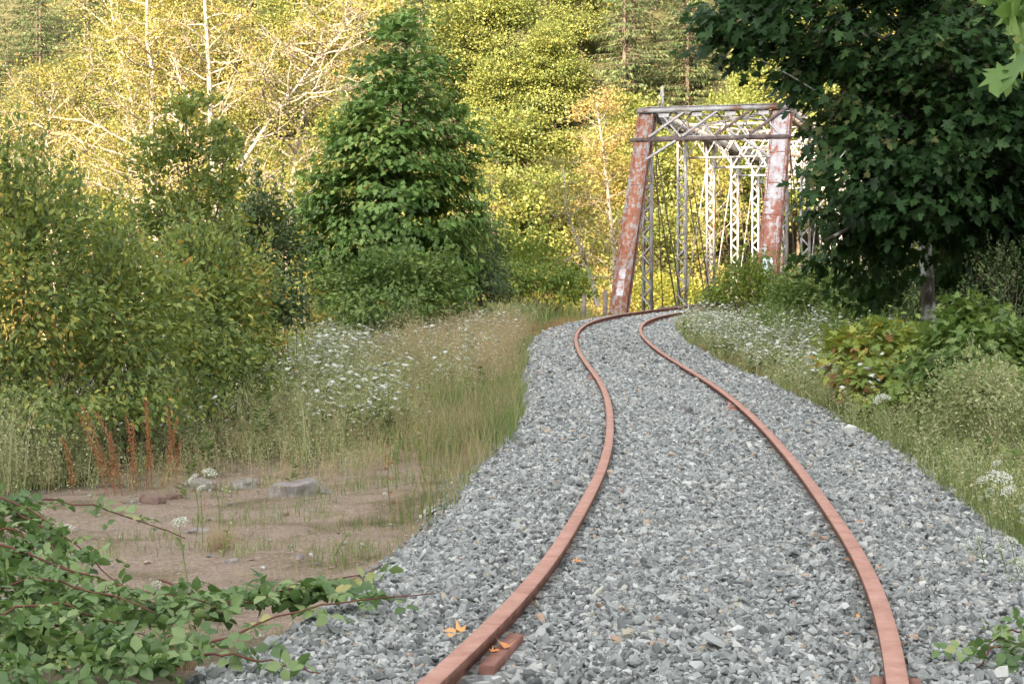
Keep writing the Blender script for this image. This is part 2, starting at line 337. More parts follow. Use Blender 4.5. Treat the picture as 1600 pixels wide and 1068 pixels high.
# unseen ridge added behind the viewer to keep the low sun off the track
_ca, _sa = math.cos(SUN_AZ), math.sin(SUN_AZ)
TE = math.tan(SUN_EL); LC = 200.0
def ridge():
    ps = np.concatenate([np.linspace(-170, -70, 50)[:-1], np.linspace(-70, 40, 280)[:-1], np.linspace(40, 170, 50)])
    qs = np.concatenate([np.linspace(-330, -212, 12), np.linspace(-208, -192, 14), np.linspace(-188, -70, 16)])
    P, Q = np.meshgrid(ps, qs)
    base = 9.0 + TE * (62.8 + LC)
    crest = base - 13.5 * smooth(24.5, 33, -P) + 2.6 * (vnoise(P, P * 0, .30, 11) - .5) + 1.6 * (vnoise(P, P * 0, .8, 12) - .5) + 2 * (vnoise(P, P * 0, .07, 13) - .5)  # crest shaped to set where the shade ends, lower towards the left
    prof = np.where(Q > -LC, 1 - smooth(0, 130, Q + LC), 1 - .9 * smooth(0, 130, -Q - LC))
    Z = crest * prof - 1.5 + 3 * (vnoise(P, Q, .12, 14) - .5) * (np.abs(Q + LC) > 9)
    X = P * _ca + Q * _sa; Y = -P * _sa + Q * _ca
    V = np.stack([X, Y, Z], -1).reshape(-1, 3); nx, ny = len(ps), len(qs)
    i = (np.arange(ny - 1)[:, None] * nx + np.arange(nx - 1)[None]).ravel()
    F = np.stack([i, i + 1, i + nx + 1, i + nx], -1)
    return mesh_tris('hill', V, F, M['forest_floor'], None, True)
h = link('hill', ridge()); tag(h, 'unseen ridge added behind the viewer to shade the track', kind='structure')

# ------------------------------------------------------------------ ballast
def ballast_material(inst):
    m, n, l = nm('ballast_stone' if inst else 'ballast_bed')
    tc = n.new('ShaderNodeTexCoord')
    stops = [(0, (.085,.09,.09)), (.25, (.19,.202,.198)), (.6, (.335,.35,.335)), (.8, (.50,.505,.475)), (.90, (.54,.54,.50)), (.93, (.36,.34,.27)), (.975, (.40,.32,.24)), (1, (.38,.26,.19))]
    nz = n.new('ShaderNodeTexNoise'); nz.inputs['Scale'].default_value = 40 if inst else 28; nz.inputs['Detail'].default_value = 5
    l.new(tc.outputs['Object'], nz.inputs['Vector'])
    if inst:
        a = n.new('ShaderNodeAttribute'); a.attribute_type = 'INSTANCER'; a.attribute_name = 'tone'; f = a.outputs['Fac']
        r = ramp(n, stops); l.new(f, r.inputs[0])
    else:
        vo = n.new('ShaderNodeTexVoronoi'); vo.inputs['Scale'].default_value = 22; l.new(tc.outputs['Object'], vo.inputs['Vector'])
        sp = n.new('ShaderNodeSeparateColor'); l.new(vo.outputs['Color'], sp.inputs[0]); r = ramp(n, stops); l.new(sp.outputs[0], r.inputs[0])
    mx = n.new('ShaderNodeMix'); mx.data_type = 'RGBA'; mx.blend_type = 'MULTIPLY'; mx.inputs[0].default_value = .5
    r2 = ramp(n, [(.3, (.55,.55,.55)), (.7, (1.3,1.3,1.3))]); l.new(nz.outputs['Fac'], r2.inputs[0])
    l.new(r.outputs[0], mx.inputs[6]); l.new(r2.outputs[0], mx.inputs[7])
    p = n.new('ShaderNodeBsdfPrincipled'); p.inputs['Roughness'].default_value = .8; p.inputs['Specular IOR Level'].default_value = .3
    b = n.new('ShaderNodeBump'); b.inputs['Strength'].default_value = .4 if inst else 1; b.inputs['Distance'].default_value = .005 if inst else .03
    l.new((nz.outputs['Fac'] if inst else vo.outputs['Distance']), b.inputs['Height']); l.new(b.outputs[0], p.inputs['Normal']); l.new(mx.outputs[2], p.inputs['Base Color'])
    o = n.new('ShaderNodeOutputMaterial'); l.new(p.outputs[0], o.inputs[0])
    return m
M['stone'] = ballast_material(True); M['bed'] = ballast_material(False)

def bed_edge(Y, side):
    """half width of the ballast, left / right"""
    wob = .22 * (vnoise(Y, Y * 0 + side, .7, 21) - .5) + .14 * (vnoise(Y, Y * 0 + side, 2.5, 22) - .5)
    if side < 0: w = np.interp(Y, [4, 6, 8, 10, 14, 20, 30, 45, 60], [2.1, 1.95, 1.85, 1.72, 1.80, 1.92, 1.95, 1.9, 2.0])
    else: w = np.interp(Y, [4, 8, 10, 14, 20, 30, 45, 60], [2.3, 2.1, 1.85, 1.9, 1.95, 1.95, 1.8, 1.8])
    return w + wob

yb = np.concatenate([np.arange(-6, 3, .5), np.arange(3, 30, .1), np.arange(30, 62.4, .25)]); us = np.linspace(-1, 1, 33)
def bed_mesh():
    V = []
    for y in yb:
        wl_, wr_ = bed_edge(y, -1), bed_edge(y, 1); k = 1 / math.sqrt(1 + tD(y) ** 2)
        u = np.where(us < 0, us * (wl_ + .12), us * (wr_ + .12))
        X = tX(y) + u * k; Y = y - u * k * tD(y)
        Z = gheight(X, Y) + .05 * (1 - smooth(.86, 1.0, np.abs(us))) + .012 * (vnoise(X, Y, 9, 31) - .5) - .03 * smooth(.93, 1, np.abs(us))
        V.append(np.stack([X, Y, Z], -1))
    V = np.concatenate(V); nx, ny = len(us), len(yb)
    i = (np.arange(ny - 1)[:, None] * nx + np.arange(nx - 1)[None]).ravel()
    return mesh_tris('ballast_bed', V, np.stack([i, i + 1, i + nx + 1, i + nx], -1), M['bed'], None, True)
b = link('ballast_bed', bed_mesh()); tag(b, 'raised bed of crushed grey stone under the track', kind='structure')

def rock_mesh(name, seed, mat, flat=.62, npts=11, size=1.0):
    rr = np.random.default_rng(seed); bm = bmesh.new()
    pts = norm(rr.normal(size=(npts, 3))) * rr.uniform(.38, .55, (npts, 1)); pts[:, 2] *= flat
    for p in pts: bm.verts.new(tuple(p * size))
    bmesh.ops.convex_hull(bm, input=bm.verts)
    for v in [v for v in bm.verts if not v.link_faces]: bm.verts.remove(v)
    bmesh.ops.triangulate(bm, faces=bm.faces)
    me = bpy.data.meshes.new(name); bm.to_mesh(me); bm.free(); me.materials.append(mat)
    return me

def points_object(name, P, rot, scl, tone, protos):
    """one 'stuff' object: points that carry shared stone meshes (geometry nodes)"""
    me = bpy.data.meshes.new(name); me.vertices.add(len(P)); me.vertices.foreach_set('co', np.ascontiguousarray(P, np.float32).ravel()); me.update()
    for nme, typ, arr in (('rot', 'FLOAT_VECTOR', rot), ('scl', 'FLOAT_VECTOR', scl)):
        a = me.attributes.new(nme, typ, 'POINT'); a.data.foreach_set('vector', np.ascontiguousarray(arr, np.float32).ravel())
    a = me.attributes.new('tone', 'FLOAT', 'POINT'); a.data.foreach_set('value', np.ascontiguousarray(tone, np.float32))
    a = me.attributes.new('pick', 'INT', 'POINT'); a.data.foreach_set('value', R.integers(0, len(protos), len(P)).astype(np.int32))
    o = link(name, me)
    ng = bpy.data.node_groups.new(name + '_nodes', 'GeometryNodeTree')
    ng.interface.new_socket('Geometry', in_out='INPUT', socket_type='NodeSocketGeometry'); ng.interface.new_socket('Geometry', in_out='OUTPUT', socket_type='NodeSocketGeometry')
    N, L = ng.nodes, ng.links
    gi = N.new('NodeGroupInput'); go = N.new('NodeGroupOutput')
    g2i = N.new('GeometryNodeGeometryToInstance')
    for pr in reversed(protos):
        oi = N.new('GeometryNodeObjectInfo'); oi.inputs['Object'].default_value = pr; oi.transform_space = 'ORIGINAL'; oi.inputs['As Instance'].default_value = True
        L.new(oi.outputs['Geometry'], g2i.inputs[0])
    iop = N.new('GeometryNodeInstanceOnPoints')
    def attr(nme, typ):
        q = N.new('GeometryNodeInputNamedAttribute'); q.data_type = typ; q.inputs['Name'].default_value = nme; return [s for s in q.outputs if s.enabled and s.name == 'Attribute'][0]
    e2r = N.new('FunctionNodeEulerToRotation')
    L.new(gi.outputs[0], iop.inputs['Points']); L.new(g2i.outputs[0], iop.inputs['Instance'])
    iop.inputs['Pick Instance'].default_value = True
    L.new(attr('pick', 'INT'), iop.inputs['Instance Index']); L.new(attr('rot', 'FLOAT_VECTOR'), e2r.inputs[0]); L.new(e2r.outputs[0], iop.inputs['Rotation'])
    L.new(attr('scl', 'FLOAT_VECTOR'), iop.inputs['Scale']); L.new(iop.outputs[0], go.inputs[0])
    md = o.modifiers.new('scatter', 'NODES'); md.node_group = ng
    return o

def join_protos(seed0, n, mat, flat):
    out = []
    for i in range(n):
        out.append(bpy.data.objects.new('stone_shape', rock_mesh('stone_shape', seed0 + i, mat, flat)))
    return out
protos = join_protos(100, 10, M['stone'], .68)

def ballast_points():
    P, S = [], []
    for (y0, y1, dens, s0) in ((4.6, 9, 5000, .030), (9, 15, 3500, .032), (15, 24, 1900, .040), (24, 38, 950, .050), (38, 62, 520, .062)):
        W = 2.4; n = int((y1 - y0) * 2 * W * dens)
        y = R.uniform(y0, y1, n); u = R.uniform(-W, W, n)
        el = bed_edge(y, -1); er = bed_edge(y, 1); fr = R.uniform(0, 1, n) ** 3 * .35
        keep = (u > -el - fr + .05) & (u < er + fr - .05)
        y, u = y[keep], u[keep]; k = 1 / np.sqrt(1 + tD(y) ** 2)
        X = tX(y) + u * k; Y = y - u * k * tD(y)
        over = np.maximum(-u - bed_edge(y, -1), u - bed_edge(y, 1)) > -.06
        sz = s0 * R.lognormal(0, .30, len(y))
        Z = gheight(X, Y) + np.where(over, .01, .055) + R.uniform(-.35, .42, len(y)) * sz
        onr = (np.abs(np.abs(u) - .7525) < .056 + .03 * smooth(30, 50, y)) | ((y < 6.5) & (y > 5.4) & (np.abs(u + .7525 - .08) < .08))      # keep stones off the rail heads
        P.append(np.stack([X, Y, Z], -1)[~onr]); S.append(sz[~onr])
    return np.concatenate(P), np.concatenate(S)
BP, BS = ballast_points(); nB = len(BP)
sc = BS[:, None] * R.uniform(.75, 1.3, (nB, 3))
rt = np.stack([R.normal(0, .6, nB), R.normal(0, .6, nB), R.uniform(0, 6.28, nB)], -1)
tone = np.clip(R.beta(2.2, 2.2, nB) * .88, 0, 1); odd = R.random(nB) < .03; tone[odd] = R.uniform(.9, 1, odd.sum())
g = points_object('ballast_gravel', BP, rt, sc, tone, protos); tag(g, 'crushed blue-grey gravel ballast spread between and beside the rails', 'gravel', kind='stuff')

# pebbles scattered over the bare dirt
n = 9000; y = R.uniform(7.5, 28, n); x = R.uniform(-5.5, 1.0, n); u = lat(x, y)
keep = (u < -1.7) & (veg_zone(x, y) < .5) & (R.random(n) < .35 + .65 * smooth(-2.6, -1.8, u)); x, y = x[keep], y[keep]
sz = R.lognormal(-4.15, .55, len(x)); z = gheight(x, y) + sz * .15
protos2 = join_protos(150, 5, M['stone'], .6)
g = points_object('dirt_pebbles', np.stack([x, y, z], -1), np.stack([x * 0, x * 0, R.uniform(0, 6, len(x))], -1), sz[:, None] * R.uniform(.8, 1.3, (len(x), 3)), np.clip(R.beta(2, 1.5, len(x)), 0, .99), protos2)
tag(g, 'small loose stones scattered over the bare dirt left of the ballast', 'pebbles', kind='stuff')

n = 16000; y = R.uniform(7.5, 28, n); x = R.uniform(-6, 1.0, n); u = lat(x, y); keep = (u < -1.75) & (veg_zone(x, y) < .6) & (vnoise(x, y, 1.3, 77) > .3); x, y = x[keep], y[keep]
M['clod'] = noise_mat('dirt_clod', [(.3, (.22,.16,.12)), (.55, (.40,.31,.25)), (.75, (.52,.43,.36))], scale=4, bump=.3)
pr3 = join_protos(170, 5, M['clod'], .5); sz = R.lognormal(-4.3, .5, len(x))
g = points_object('dirt_clods', np.stack([x, y, gheight(x, y) + sz * .1], -1), np.stack([x * 0, x * 0, R.uniform(0, 6, len(x))], -1), sz[:, None] * R.uniform(.7, 1.5, (len(x), 3)), R.random(len(x)), pr3)
tag(g, 'crumbs and clods of tan earth on the bare yard', 'dirt', kind='stuff')

# ------------------------------------------------------------------ rails
def rail_frame(y, side, off=0.0, dz=0.0):
    k = 1 / np.sqrt(1 + tD(y) ** 2); u = side * .7525 + off
    return np.stack([tX(y) + u * k, y - u * k * tD(y), tZ(y) + dz], -1)
PROF = [(-.037, -.004), (-.034, 0), (.034, 0), (.037, -.004), (.036, -.034), (.012, -.044), (.009, -.12), (.070, -.145), (.070, -.16), (-.070, -.16), (-.070, -.145), (-.009, -.12), (-.012, -.044), (-.036, -.034)]
def sweep(y, side, prof, name, mat, parent, off=0.0, side_mat=None):
    k = 1 / np.sqrt(1 + tD(y) ** 2); k = np.asarray(k); V = []
    for (a, zz) in prof:
        u = side * .7525 + a + off
        V.append(np.stack([tX(y) + u * k, y - u * k * tD(y), tZ(y) + zz], -1))
    V = np.stack(V, 1); ny, nk = V.shape[:2]; F = []
    for i in range(ny - 1):
        for j in range(nk):
            a, b = i * nk + j, i * nk + (j + 1) % nk
            F += [(a, a + nk, b + nk), (a, b + nk, b)]
    mb = MB(); mb.add(V.reshape(-1, 3), F)
    for e0 in (0, ny - 1):                 # end caps as fans
        c = V[e0].mean(0); n0 = nk; mb.add(np.vstack([V[e0], c]), [(j, (j + 1) % nk, nk) for j in range(nk)])
    o = mb.build(name, mat, parent)
    if side_mat:
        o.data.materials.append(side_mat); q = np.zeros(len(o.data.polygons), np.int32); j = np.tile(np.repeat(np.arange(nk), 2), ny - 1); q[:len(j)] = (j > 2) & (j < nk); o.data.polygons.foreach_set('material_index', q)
    return o
BARP = [(-.012, -.05), (.022, -.040), (.030, -.050), (.030, -.115), (.060, -.132), (.060, -.142), (-.012, -.125)]
BAR_BIG = [(.012, -.085), (.058, -.085), (.060, -.046), (.112, -.048), (.114, -.052), (.114, -.125), (.012, -.130)]
BAR_LOW = [(.012, -.07), (.044, -.030), (.078, -.030), (.084, -.040), (.084, -.12), (.012, -.13)]
for side, nmx in ((-1, 'left'), (1, 'right')):
    t = empty('railway_rail', (float(tX(6)), 6, float(tZ(6))))
    tag(t, 'rusty rail on the %s side of the gravel track' % nmx if nmx == 'left' else 'rusty rail on the right side of the gravel track, next to the flowery bank', 'rail', 'rails of the curving track')
    inv = Vector(t.location)
    joints = [6.30] if side < 0 else [5.42]
    ends = [-15] + joints + [110]
    for a, b_ in zip(ends[:-1], ends[1:]):
        yy = np.concatenate([np.arange(a, 30, .2), [30]]) if a < 30 and b_ > 30 else np.array([])
        yy = np.unique(np.concatenate([np.arange(a, min(b_, 62), .2), np.arange(62, b_, 4) if b_ > 62 else [], [b_ - .006]]))
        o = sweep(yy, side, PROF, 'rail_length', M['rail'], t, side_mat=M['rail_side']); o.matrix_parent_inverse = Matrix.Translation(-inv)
    for j in joints:
        for sg in ((1,) if side < 0 else (-1, 1)):
            yy = np.linspace(j - .52, j + .07, 4) if side < 0 else np.linspace(j - .4, j + .40, 8)
            o = sweep(yy, side, [(sg * a, zz) for a, zz in (BAR_BIG if side < 0 else BAR_LOW)][::sg], 'joint_bar', M['rail_dark'], t); o.matrix_parent_inverse = Matrix.Translation(-inv)
# tie plate and bolt at the far joint of the right rail, and its lump beside it
for (side, yj, sg) in ((1, 19.6, -1), (-1, 24.5, -1), (-1, 38.0, 1)):
    t = [o for o in col.objects if o.name.startswith('railway_rail')][0 if side < 0 else 1]
    yy = np.linspace(yj - .45, yj + .45, 6); o = sweep(yy, side, [(sg * a, zz) for a, zz in BAR_LOW][::sg], 'joint_bar', M['rail_dark'], t); o.matrix_parent_inverse = Matrix.Translation(-Vector(t.location))
    mb = MB(); p = rail_frame(np.float64(yj - .5), side, sg * .12, -.06); mb.box(p, (.14, .2, .035), a=.4); mb.box(p + np.array([0, 0, .03]), (.05, .05, .035)); mb.build('tie_plate', M['rail'], o)


# ------------------------------------------------------------------ bridge (local frame: x across, y along, z up)
br = empty('truss_bridge', (B0[0], B0[1], 0), -rad(17))
tag(br, 'old steel through-truss railway bridge with peeling white paint and rusty red end posts', 'bridge')
W = 2.7; ZT = 7.72; S1 = 4.9; PAN = 7.1; NP = 6
def S(i): return S1 + PAN * (i - 1)          # U1..U6
LEN = S(6) + S1
def es(z): return S1 * z / ZT                # along-position of the front end post at height z
unit_bar = MB(); unit_bar.box((0, 0, 0), (1, 1, 1)); UB = unit_bar.mesh('lacing_bar', M['steel_grey']); unit2 = MB(); unit2.box((0, 0, 0), (1, 1, 1)); UBR = unit2.mesh('lacing_bar_rusty', M['steel_dark'])
def lbar(name, p, q, w, t, parent, me=None, nrm=(0, 1, 0)):
    """shared-box bar from p to q, thickness t along nrm"""
    p = Vector(p); q = Vector(q); d = q - p; L = d.length; d.normalize(); nn = Vector(nrm); x = d.cross(nn).normalized(); nn = x.cross(d).normalized()
    o = bpy.data.objects.new(name, me or UB); col.objects.link(o); o.parent = parent
    Mx = Matrix(((x.x, d.x, nn.x), (x.y, d.y, nn.y), (x.z, d.z, nn.z))).to_4x4()
    o.matrix_local = Matrix.Translation((p + q) / 2) @ Mx @ Matrix.Diagonal((w, L, t, 1))
    return o
for sx in (-1, 1):
    # front end post: cover plate, side webs, rivets, back lacing
    a = np.array([sx * W, es(-1.3), -1.3]); c = np.array([sx * W, es(ZT), ZT]); d = c - a; d /= np.linalg.norm(d); up = np.array([0, -d[2], d[1]])
    pw_ = .66 if sx < 0 else .74; po_ = pw_ / 2 - .07
    mb = MB(); mb.bar(a + up * .22, c + up * .22, pw_, .03, up)
    for e in (-po_, po_): mb.bar(a + np.array([e, 0, 0]), c + np.array([e, 0, 0]), .03, .42, up)
    for e in (-po_ - .03, po_ + .03): mb.bar(a + np.array([e, 0, 0]) - up * .2, c + np.array([e, 0, 0]) - up * .2, .10, .02, up)
    ep = mb.build('end_post', M['steel_rust'] if sx < 0 else M['steel_red'], br)
    mb = MB()
    Lp = np.linalg.norm(c - a)
    for e in (-po_ - .035, -po_ + .065, po_ - .065, po_ + .035):
        for k in range(int(Lp / .16)):
            mb.box(a + d * (.1 + k * .16) + np.array([e, 0, 0]) + up * .241, (.028, .028, .028))
    for k in range(int(Lp / .16)):
        for q in (-.15, .15): mb.box(a + d * (.1 + k * .16) + np.array([po_ + .018, 0, 0]) + up * q, (.02, .03, .03)); mb.box(a + d * (.1 + k * .16) + np.array([-po_ - .018, 0, 0]) + up * q, (.02, .03, .03))
    for e in (-po_ + .015, po_ - .015): mb.bar(a + np.array([e, 0, 0]) + up * .240, c + np.array([e, 0, 0]) + up * .240, .035, .016, up)
    for k in range(6):
        p_ = a + d * (1.2 + k * 1.45) + up * .240; mb.bar(p_ + np.array([-po_ + .04, 0, 0]), p_ + np.array([po_ - .04, 0, 0]), .05, .014, up)
    rv = mb.build('rivets', M['steel_rust'], ep); rv['kind'] = 'stuff'
    mb = MB()
    for k in range(22):
        p = a + d * (.3 + k * .4) - up * .215; s_ = 1 if k % 2 else -1
        mb.bar(p + np.array([-.22 * s_, 0, 0]), p + d * .4 + np.array([.22 * s_, 0, 0]), .06, .012, up)
    lc = mb.build('lacing', M['steel_dark'], ep); lc['kind'] = 'stuff'
    # far end post
    mb = MB(); a2 = np.array([sx * W, LEN + .8, -1.3]); c2 = np.array([sx * W, S(6), ZT]); mb.bar(a2, c2, .6, .44, (0, 1, .5)); mb.build('end_post', M['steel_grey'], br)
    # top chord (box with plates)
    mb = MB(); mb.box((sx * W, (S(1) + S(6)) / 2, ZT + .19), (.62, S(6) - S(1) + .3, .03))
    for e in (-.24, .24): mb.box((sx * W + e, (S(1) + S(6)) / 2, ZT), (.03, S(6) - S(1), .34))
    tc_ = mb.build('top_chord', M['steel_grey'], br)
    mb = MB()
    for k in range(int((S(6) - S(1)) / .5)):
        s_ = 1 if k % 2 else -1; y0 = S(1) + k * .5
        mb.bar((sx * W - .22 * s_, y0, ZT - .18), (sx * W + .22 * s_, y0 + .5, ZT - .18), .06, .012)
    q = mb.build('lacing', M['steel_grey'], tc_); q['kind'] = 'stuff'
    mb = MB(); mb.box((sx * W, LEN / 2, -1.05), (.5, LEN, .4)); mb.build('bottom_chord', M['steel_dark'], br)
    # vertical posts
    for i in range(1, NP + 1):
        y0 = S(i); hw = .20 if i > 1 else .19
        mb = MB()
        for e in (-1, 1):
            mb.box((sx * W + e * hw, y0, (ZT - 1.2) / 2), (.02, .26, ZT + .8))
            for f in (-1, 1): mb.box((sx * W + e * (hw - .03), y0 + f * .125, (ZT - 1.2) / 2), (.09, .014, ZT + .8))
        vp = mb.build('vertical_post', M['steel_grey'], br)
        nb = 20; z0 = -.9; dz = (ZT - .3 - z0) / nb
        indiv = (sx < 0)
        mb = MB()
        for k in range(nb):
            s_ = 1 if k % 2 else -1
            p = (sx * W - (hw - .02) * s_, y0 - .139, z0 + k * dz); q = (sx * W + (hw - .02) * s_, y0 - .139, z0 + (k + 1) * dz)
            if indiv: lbar('lacing_bar', p, q, .055, .012, vp)
            else: mb.bar(p, q, .055, .012, (0, 1, 0))
            mb.bar((p[0], y0 + .139, p[2]), (q[0], y0 + .139, q[2]), .055, .012, (0, 1, 0))
        q = mb.build('lacing', M['steel_grey'], vp); q['kind'] = 'stuff'
        # gusset plate at the top
        mb = MB(); mb.box((sx * (W - .275), y0, ZT - .25), (.014, .8, .75)); mb.box((sx * (W + .275), y0, ZT - .25), (.014, .8, .75)); mb.build('gusset_plate', M['steel_grey'], br)
    # diagonal eyebars and counter rods
    for i in range(1, NP):
        y0, y1 = S(i), S(i + 1)
        for e in (-.13, .13):
            if i <= 3 or True:
                mb = MB(); mb.bar((sx * W + e, y0, ZT - .1), (sx * W + e, y1, -.9), .035, .10 if i < 3 else .05, (0, 1, .8)); mb.build('diagonal_eyebar', M['rod'], br)
        if i > 1:
            mb = MB(); mb.tube([(sx * W, y1, ZT - .1), (sx * W, y0, -.9)], .028, 5); mb.build('counter_rod', M['steel_grey'], br)
        if i == 1:
            for e in (-.2, .2):
                mb = MB(); mb.tube([(sx * W + e, y0 + .4, ZT - .4), (sx * W + e, y0 + 2.2, -.9)], .022, 5); mb.build('hanger_rod', M['rod'], br)
# portal frame in the plane of the end posts
zb = 6.55; yf = es(ZT) - .33; yb2 = es(zb) - .33
po = MB(); po.box((0, yf, ZT + .13), (2 * W + .70, .16, .035)); po.box((0, yf - .07, ZT + .05), (2 * W + .70, .02, .16)); po.box((0, yf + .30, ZT + .2), (2 * W, .5, .03)); top = po.build('portal_top_strut', M['steel_grey'], br)
po = MB(); po.box((0, yb2, zb), (2 * W + .95, .02, .17)); po.box((0, yb2 + .07, zb + .085), (2 * W + .95, .14, .02)); po.build('portal_lower_strut', M['steel_dark'], br)
nd = (0, -ZT, S1)
xw = W - .3
for k in range(4):       # pale diagonals rising to the right across the portal
    x0 = -xw - .05 + k * 1.32; p = (x0 + .05, yb2 - .03, zb + .12); q = (x0 + 1.32, yf - .03, ZT - .02)
    lbar('portal_diagonal', p, q, .10, .05, top, UB if k in (0, 1) else UBR, nd)
for k in range(4):       # thinner ones falling to the right, behind
    x0 = -xw + .25 + k * 1.30; p = (x0, yf + .05, ZT - .02); q = (x0 + 1.0, yb2 + .05, zb + .1)
    lbar('portal_diagonal', p, q, .07, .04, top, UB, nd)
for k in range(4):
    x0 = -xw + .35 + k * 1.32; lbar('gusset_plate', (x0 - .2 + .1, yf - .05, ZT - .12), (x0 + .2 + .1, yf - .05, ZT - .12), .26, .012, top, UB, nd)
zk = 5.75
for sx in (-1, 1):
    lbar('knee_brace', (sx * (W - .28), es(zk) - .3, zk), (sx * 1.35, yb2 - .02, zb - .06), .10, .06, br, UB, nd)
    lbar('knee_brace', (sx * 1.35, yb2 + .02, zb - .06), (sx * .7, yb2 + .25, zb + .3), .08, .05, br, UB, nd)
# slim mast on the left hip
mb = MB(); mb.box((-W + .55, S1 + .3, ZT + .55), (.10, .05, 1.1)); mb.tube([(-W + .36, S1 + .1, ZT + .1), (-W + .50, S1 + .3, ZT + .95)], .014, 4); mb.build('mast', M['steel_grey'], br)
# sway frames and top laterals
for i in range(1, NP + 1):
    y0 = S(i); zl = ZT - 1.35 if i > 1 else ZT - 1.0
    mb = MB(); mb.box((0, y0, ZT + .1), (2 * W - .5, .18, .10)); mb.box((0, y0, zl), (2 * W - .4, .18, .09)); sf = mb.build('sway_frame', M['steel_grey'], br)
    nx_ = 6; wx = (2 * W - .5) / nx_
    for k in range(nx_):
        x0 = -W + .25 + k * wx
        lbar('sway_bar', (x0, y0 - .06, zl + .03), (x0 + wx, y0 - .06, ZT + .06), .06, .02, sf); lbar('sway_bar', (x0, y0 + .06, ZT + .06), (x0 + wx, y0 + .06, zl + .03), .06, .02, sf)
    if i < NP:
        for s_ in (-1, 1):
            mb = MB(); p = np.array((-s_ * (W - .25), y0, ZT + .02 + .06 * s_)); q = np.array((s_ * (W - .25), y0 + PAN, ZT + .02 + .06 * s_))
            dd = norm(q - p); sd_ = norm(np.cross(dd, (0, 0, 1)))
            for e in (-.14, .14):
                mb.bar(p + sd_ * e, q + sd_ * e, .06, .05)
            L = np.linalg.norm(q - p); m_ = int(L / .38)
            for k in range(m_):
                o_ = 1 if k % 2 else -1; mb.bar(p + dd * k * .38 + sd_ * .14 * o_, p + dd * (k + 1) * .38 - sd_ * .14 * o_, .045, .012)
            mb.build('top_lateral', M['steel_grey'], br)
# floor: floor beams, stringers, ties
for i in range(0, NP + 2):
    y0 = .2 if i == 0 else (LEN - .2 if i == NP + 1 else S(i)); mb = MB(); mb.box((0, y0, -.85), (2 * W, .3, .7)); mb.build('floor_beam', M['steel_dark'], br)
for e in (-.8, .8): mb = MB(); mb.box((e, LEN / 2, -.62), (.2, LEN, .42)); mb.build('stringer', M['steel_dark'], br)
tb = MB(); tb.box((0, 0, 0), (3.0, .22, .24)); TM = tb.mesh('bridge_tie', M['timber'])
for k in range(int(LEN / .42)): link('bridge_tie', TM, br, (0, .9 + k * .42, -.245))
for e in (-1.35, 1.35): mb = MB(); mb.box((e, LEN / 2 + .4, -.05), (.15, LEN - .8, .14)); mb.build('guard_timber', M['timber'], br)
# white paint patches on the end posts, 3 mm proud
def patch(sx, z0, z1, x0, x1, mat, jag=.08, seed=1):
    rr = np.random.default_rng(seed); mb = MB(); n_ = 12
    dd = np.array([0, S1, ZT]); dd /= np.linalg.norm(dd); up = np.array([0, -dd[2], dd[1]])
    V = []
    for k in range(n_ + 1):
        z = z0 + (z1 - z0) * k / n_; c_ = np.array([sx * W, es(z), z]) + up * .240
        V += [c_ + np.array([x0 + rr.uniform(0, jag), 0, 0]), c_ + np.array([x1 - rr.uniform(0, jag), 0, 0])]
    F = []
    for k in range(n_): a = 2 * k; F += [(a, a + 1, a + 3), (a, a + 3, a + 2)]
    mb.add(np.array(V), F); return mb.build('paint_patch', mat, br)
M['paint'] = noise_mat('old_white_paint', [(.38, (.30,.10,.06)), (.43, (.33,.28,.28)), (.6, (.43,.43,.45))], scale=2.2, detail=10, bump=.05, stretch=(2,2,.8), nrough=.7)
M['paint_cyan'] = noise_mat('white_and_cyan_tag', [(.44, (.52,.54,.56)), (.50, (.20,.40,.46)), (.56, (.55,.56,.58))], scale=6, detail=4, bump=.05)
patch(-1, .35, 1.35, -.16, .14, M['paint'], .05, 3)
patch(1, 4.0, 7.5, -.36, .36, M['paint'], .06, 5); patch(1, 3.2, 4.0, -.36, .10, M['paint'], .22, 9); patch(1, 2.3, 3.3, .16, .36, M['paint'], .10, 10)
patch(1, 1.0, 1.75, -.26, .22, M['paint_cyan'], .12, 6)

#TREES
# ------------------------------------------------------------------ vegetation generators
T_LF = np.array([(0,0,0),(-.25,.34,.06),(-.19,.70,.02),(0,1,-.14),(.19,.70,.02),(.25,.34,.06)], float)
F_LF = np.array([(0,3,2),(0,2,1),(0,5,4),(0,4,3)])
UPV = np.array([0, 0, 1.])

class Leaves:
    def __init__(s): s.V = []; s.F = []; s.A = []; s.n = 0
    def add(s, T, TF, C, S, tip, nrm, rnd):
        V, F, A = scatter(T, TF, C, S, tip, nrm, rnd); s.V.append(V); s.F.append(F + s.n); s.A.append(A); s.n += len(V)
    def mesh(s, name, mat): return mesh_tris(name, np.concatenate(s.V), np.concatenate(s.F), mat, np.concatenate(s.A))
    def build(s, name, mat, parent=None, kind=None):
        o = link(name, s.mesh(name, mat), parent)
        if kind: o['kind'] = kind
        return o

def foliage(rr, lv, C, center, n_per, spread, size, T, TF, up=.8, out=.6, jit=.5, droop=.3, sizevar=.2):
    """leaf sprays round the cluster centres C"""
    C = np.asarray(C); N = len(C) * n_per
    c = np.repeat(C, n_per, 0); off = rr.normal(size=(N, 3)) * np.asarray(spread)
    P = c + off
    o = norm((c - center) * np.array([1, 1, .5]) + off * 1.5)
    nrm = norm(UPV * up + o * out + rr.normal(size=(N, 3)) * jit)
    tip = norm(o + rr.normal(size=(N, 3)) * .6 - UPV * droop)
    cv = np.repeat(rr.normal(0, .16, len(C)), n_per)
    lv.add(T, TF, P, size * np.clip(rr.normal(1, sizevar, N), .5, 1.6), tip, nrm, np.clip(rr.random(N) * .75 + .12 + cv, 0, 1))

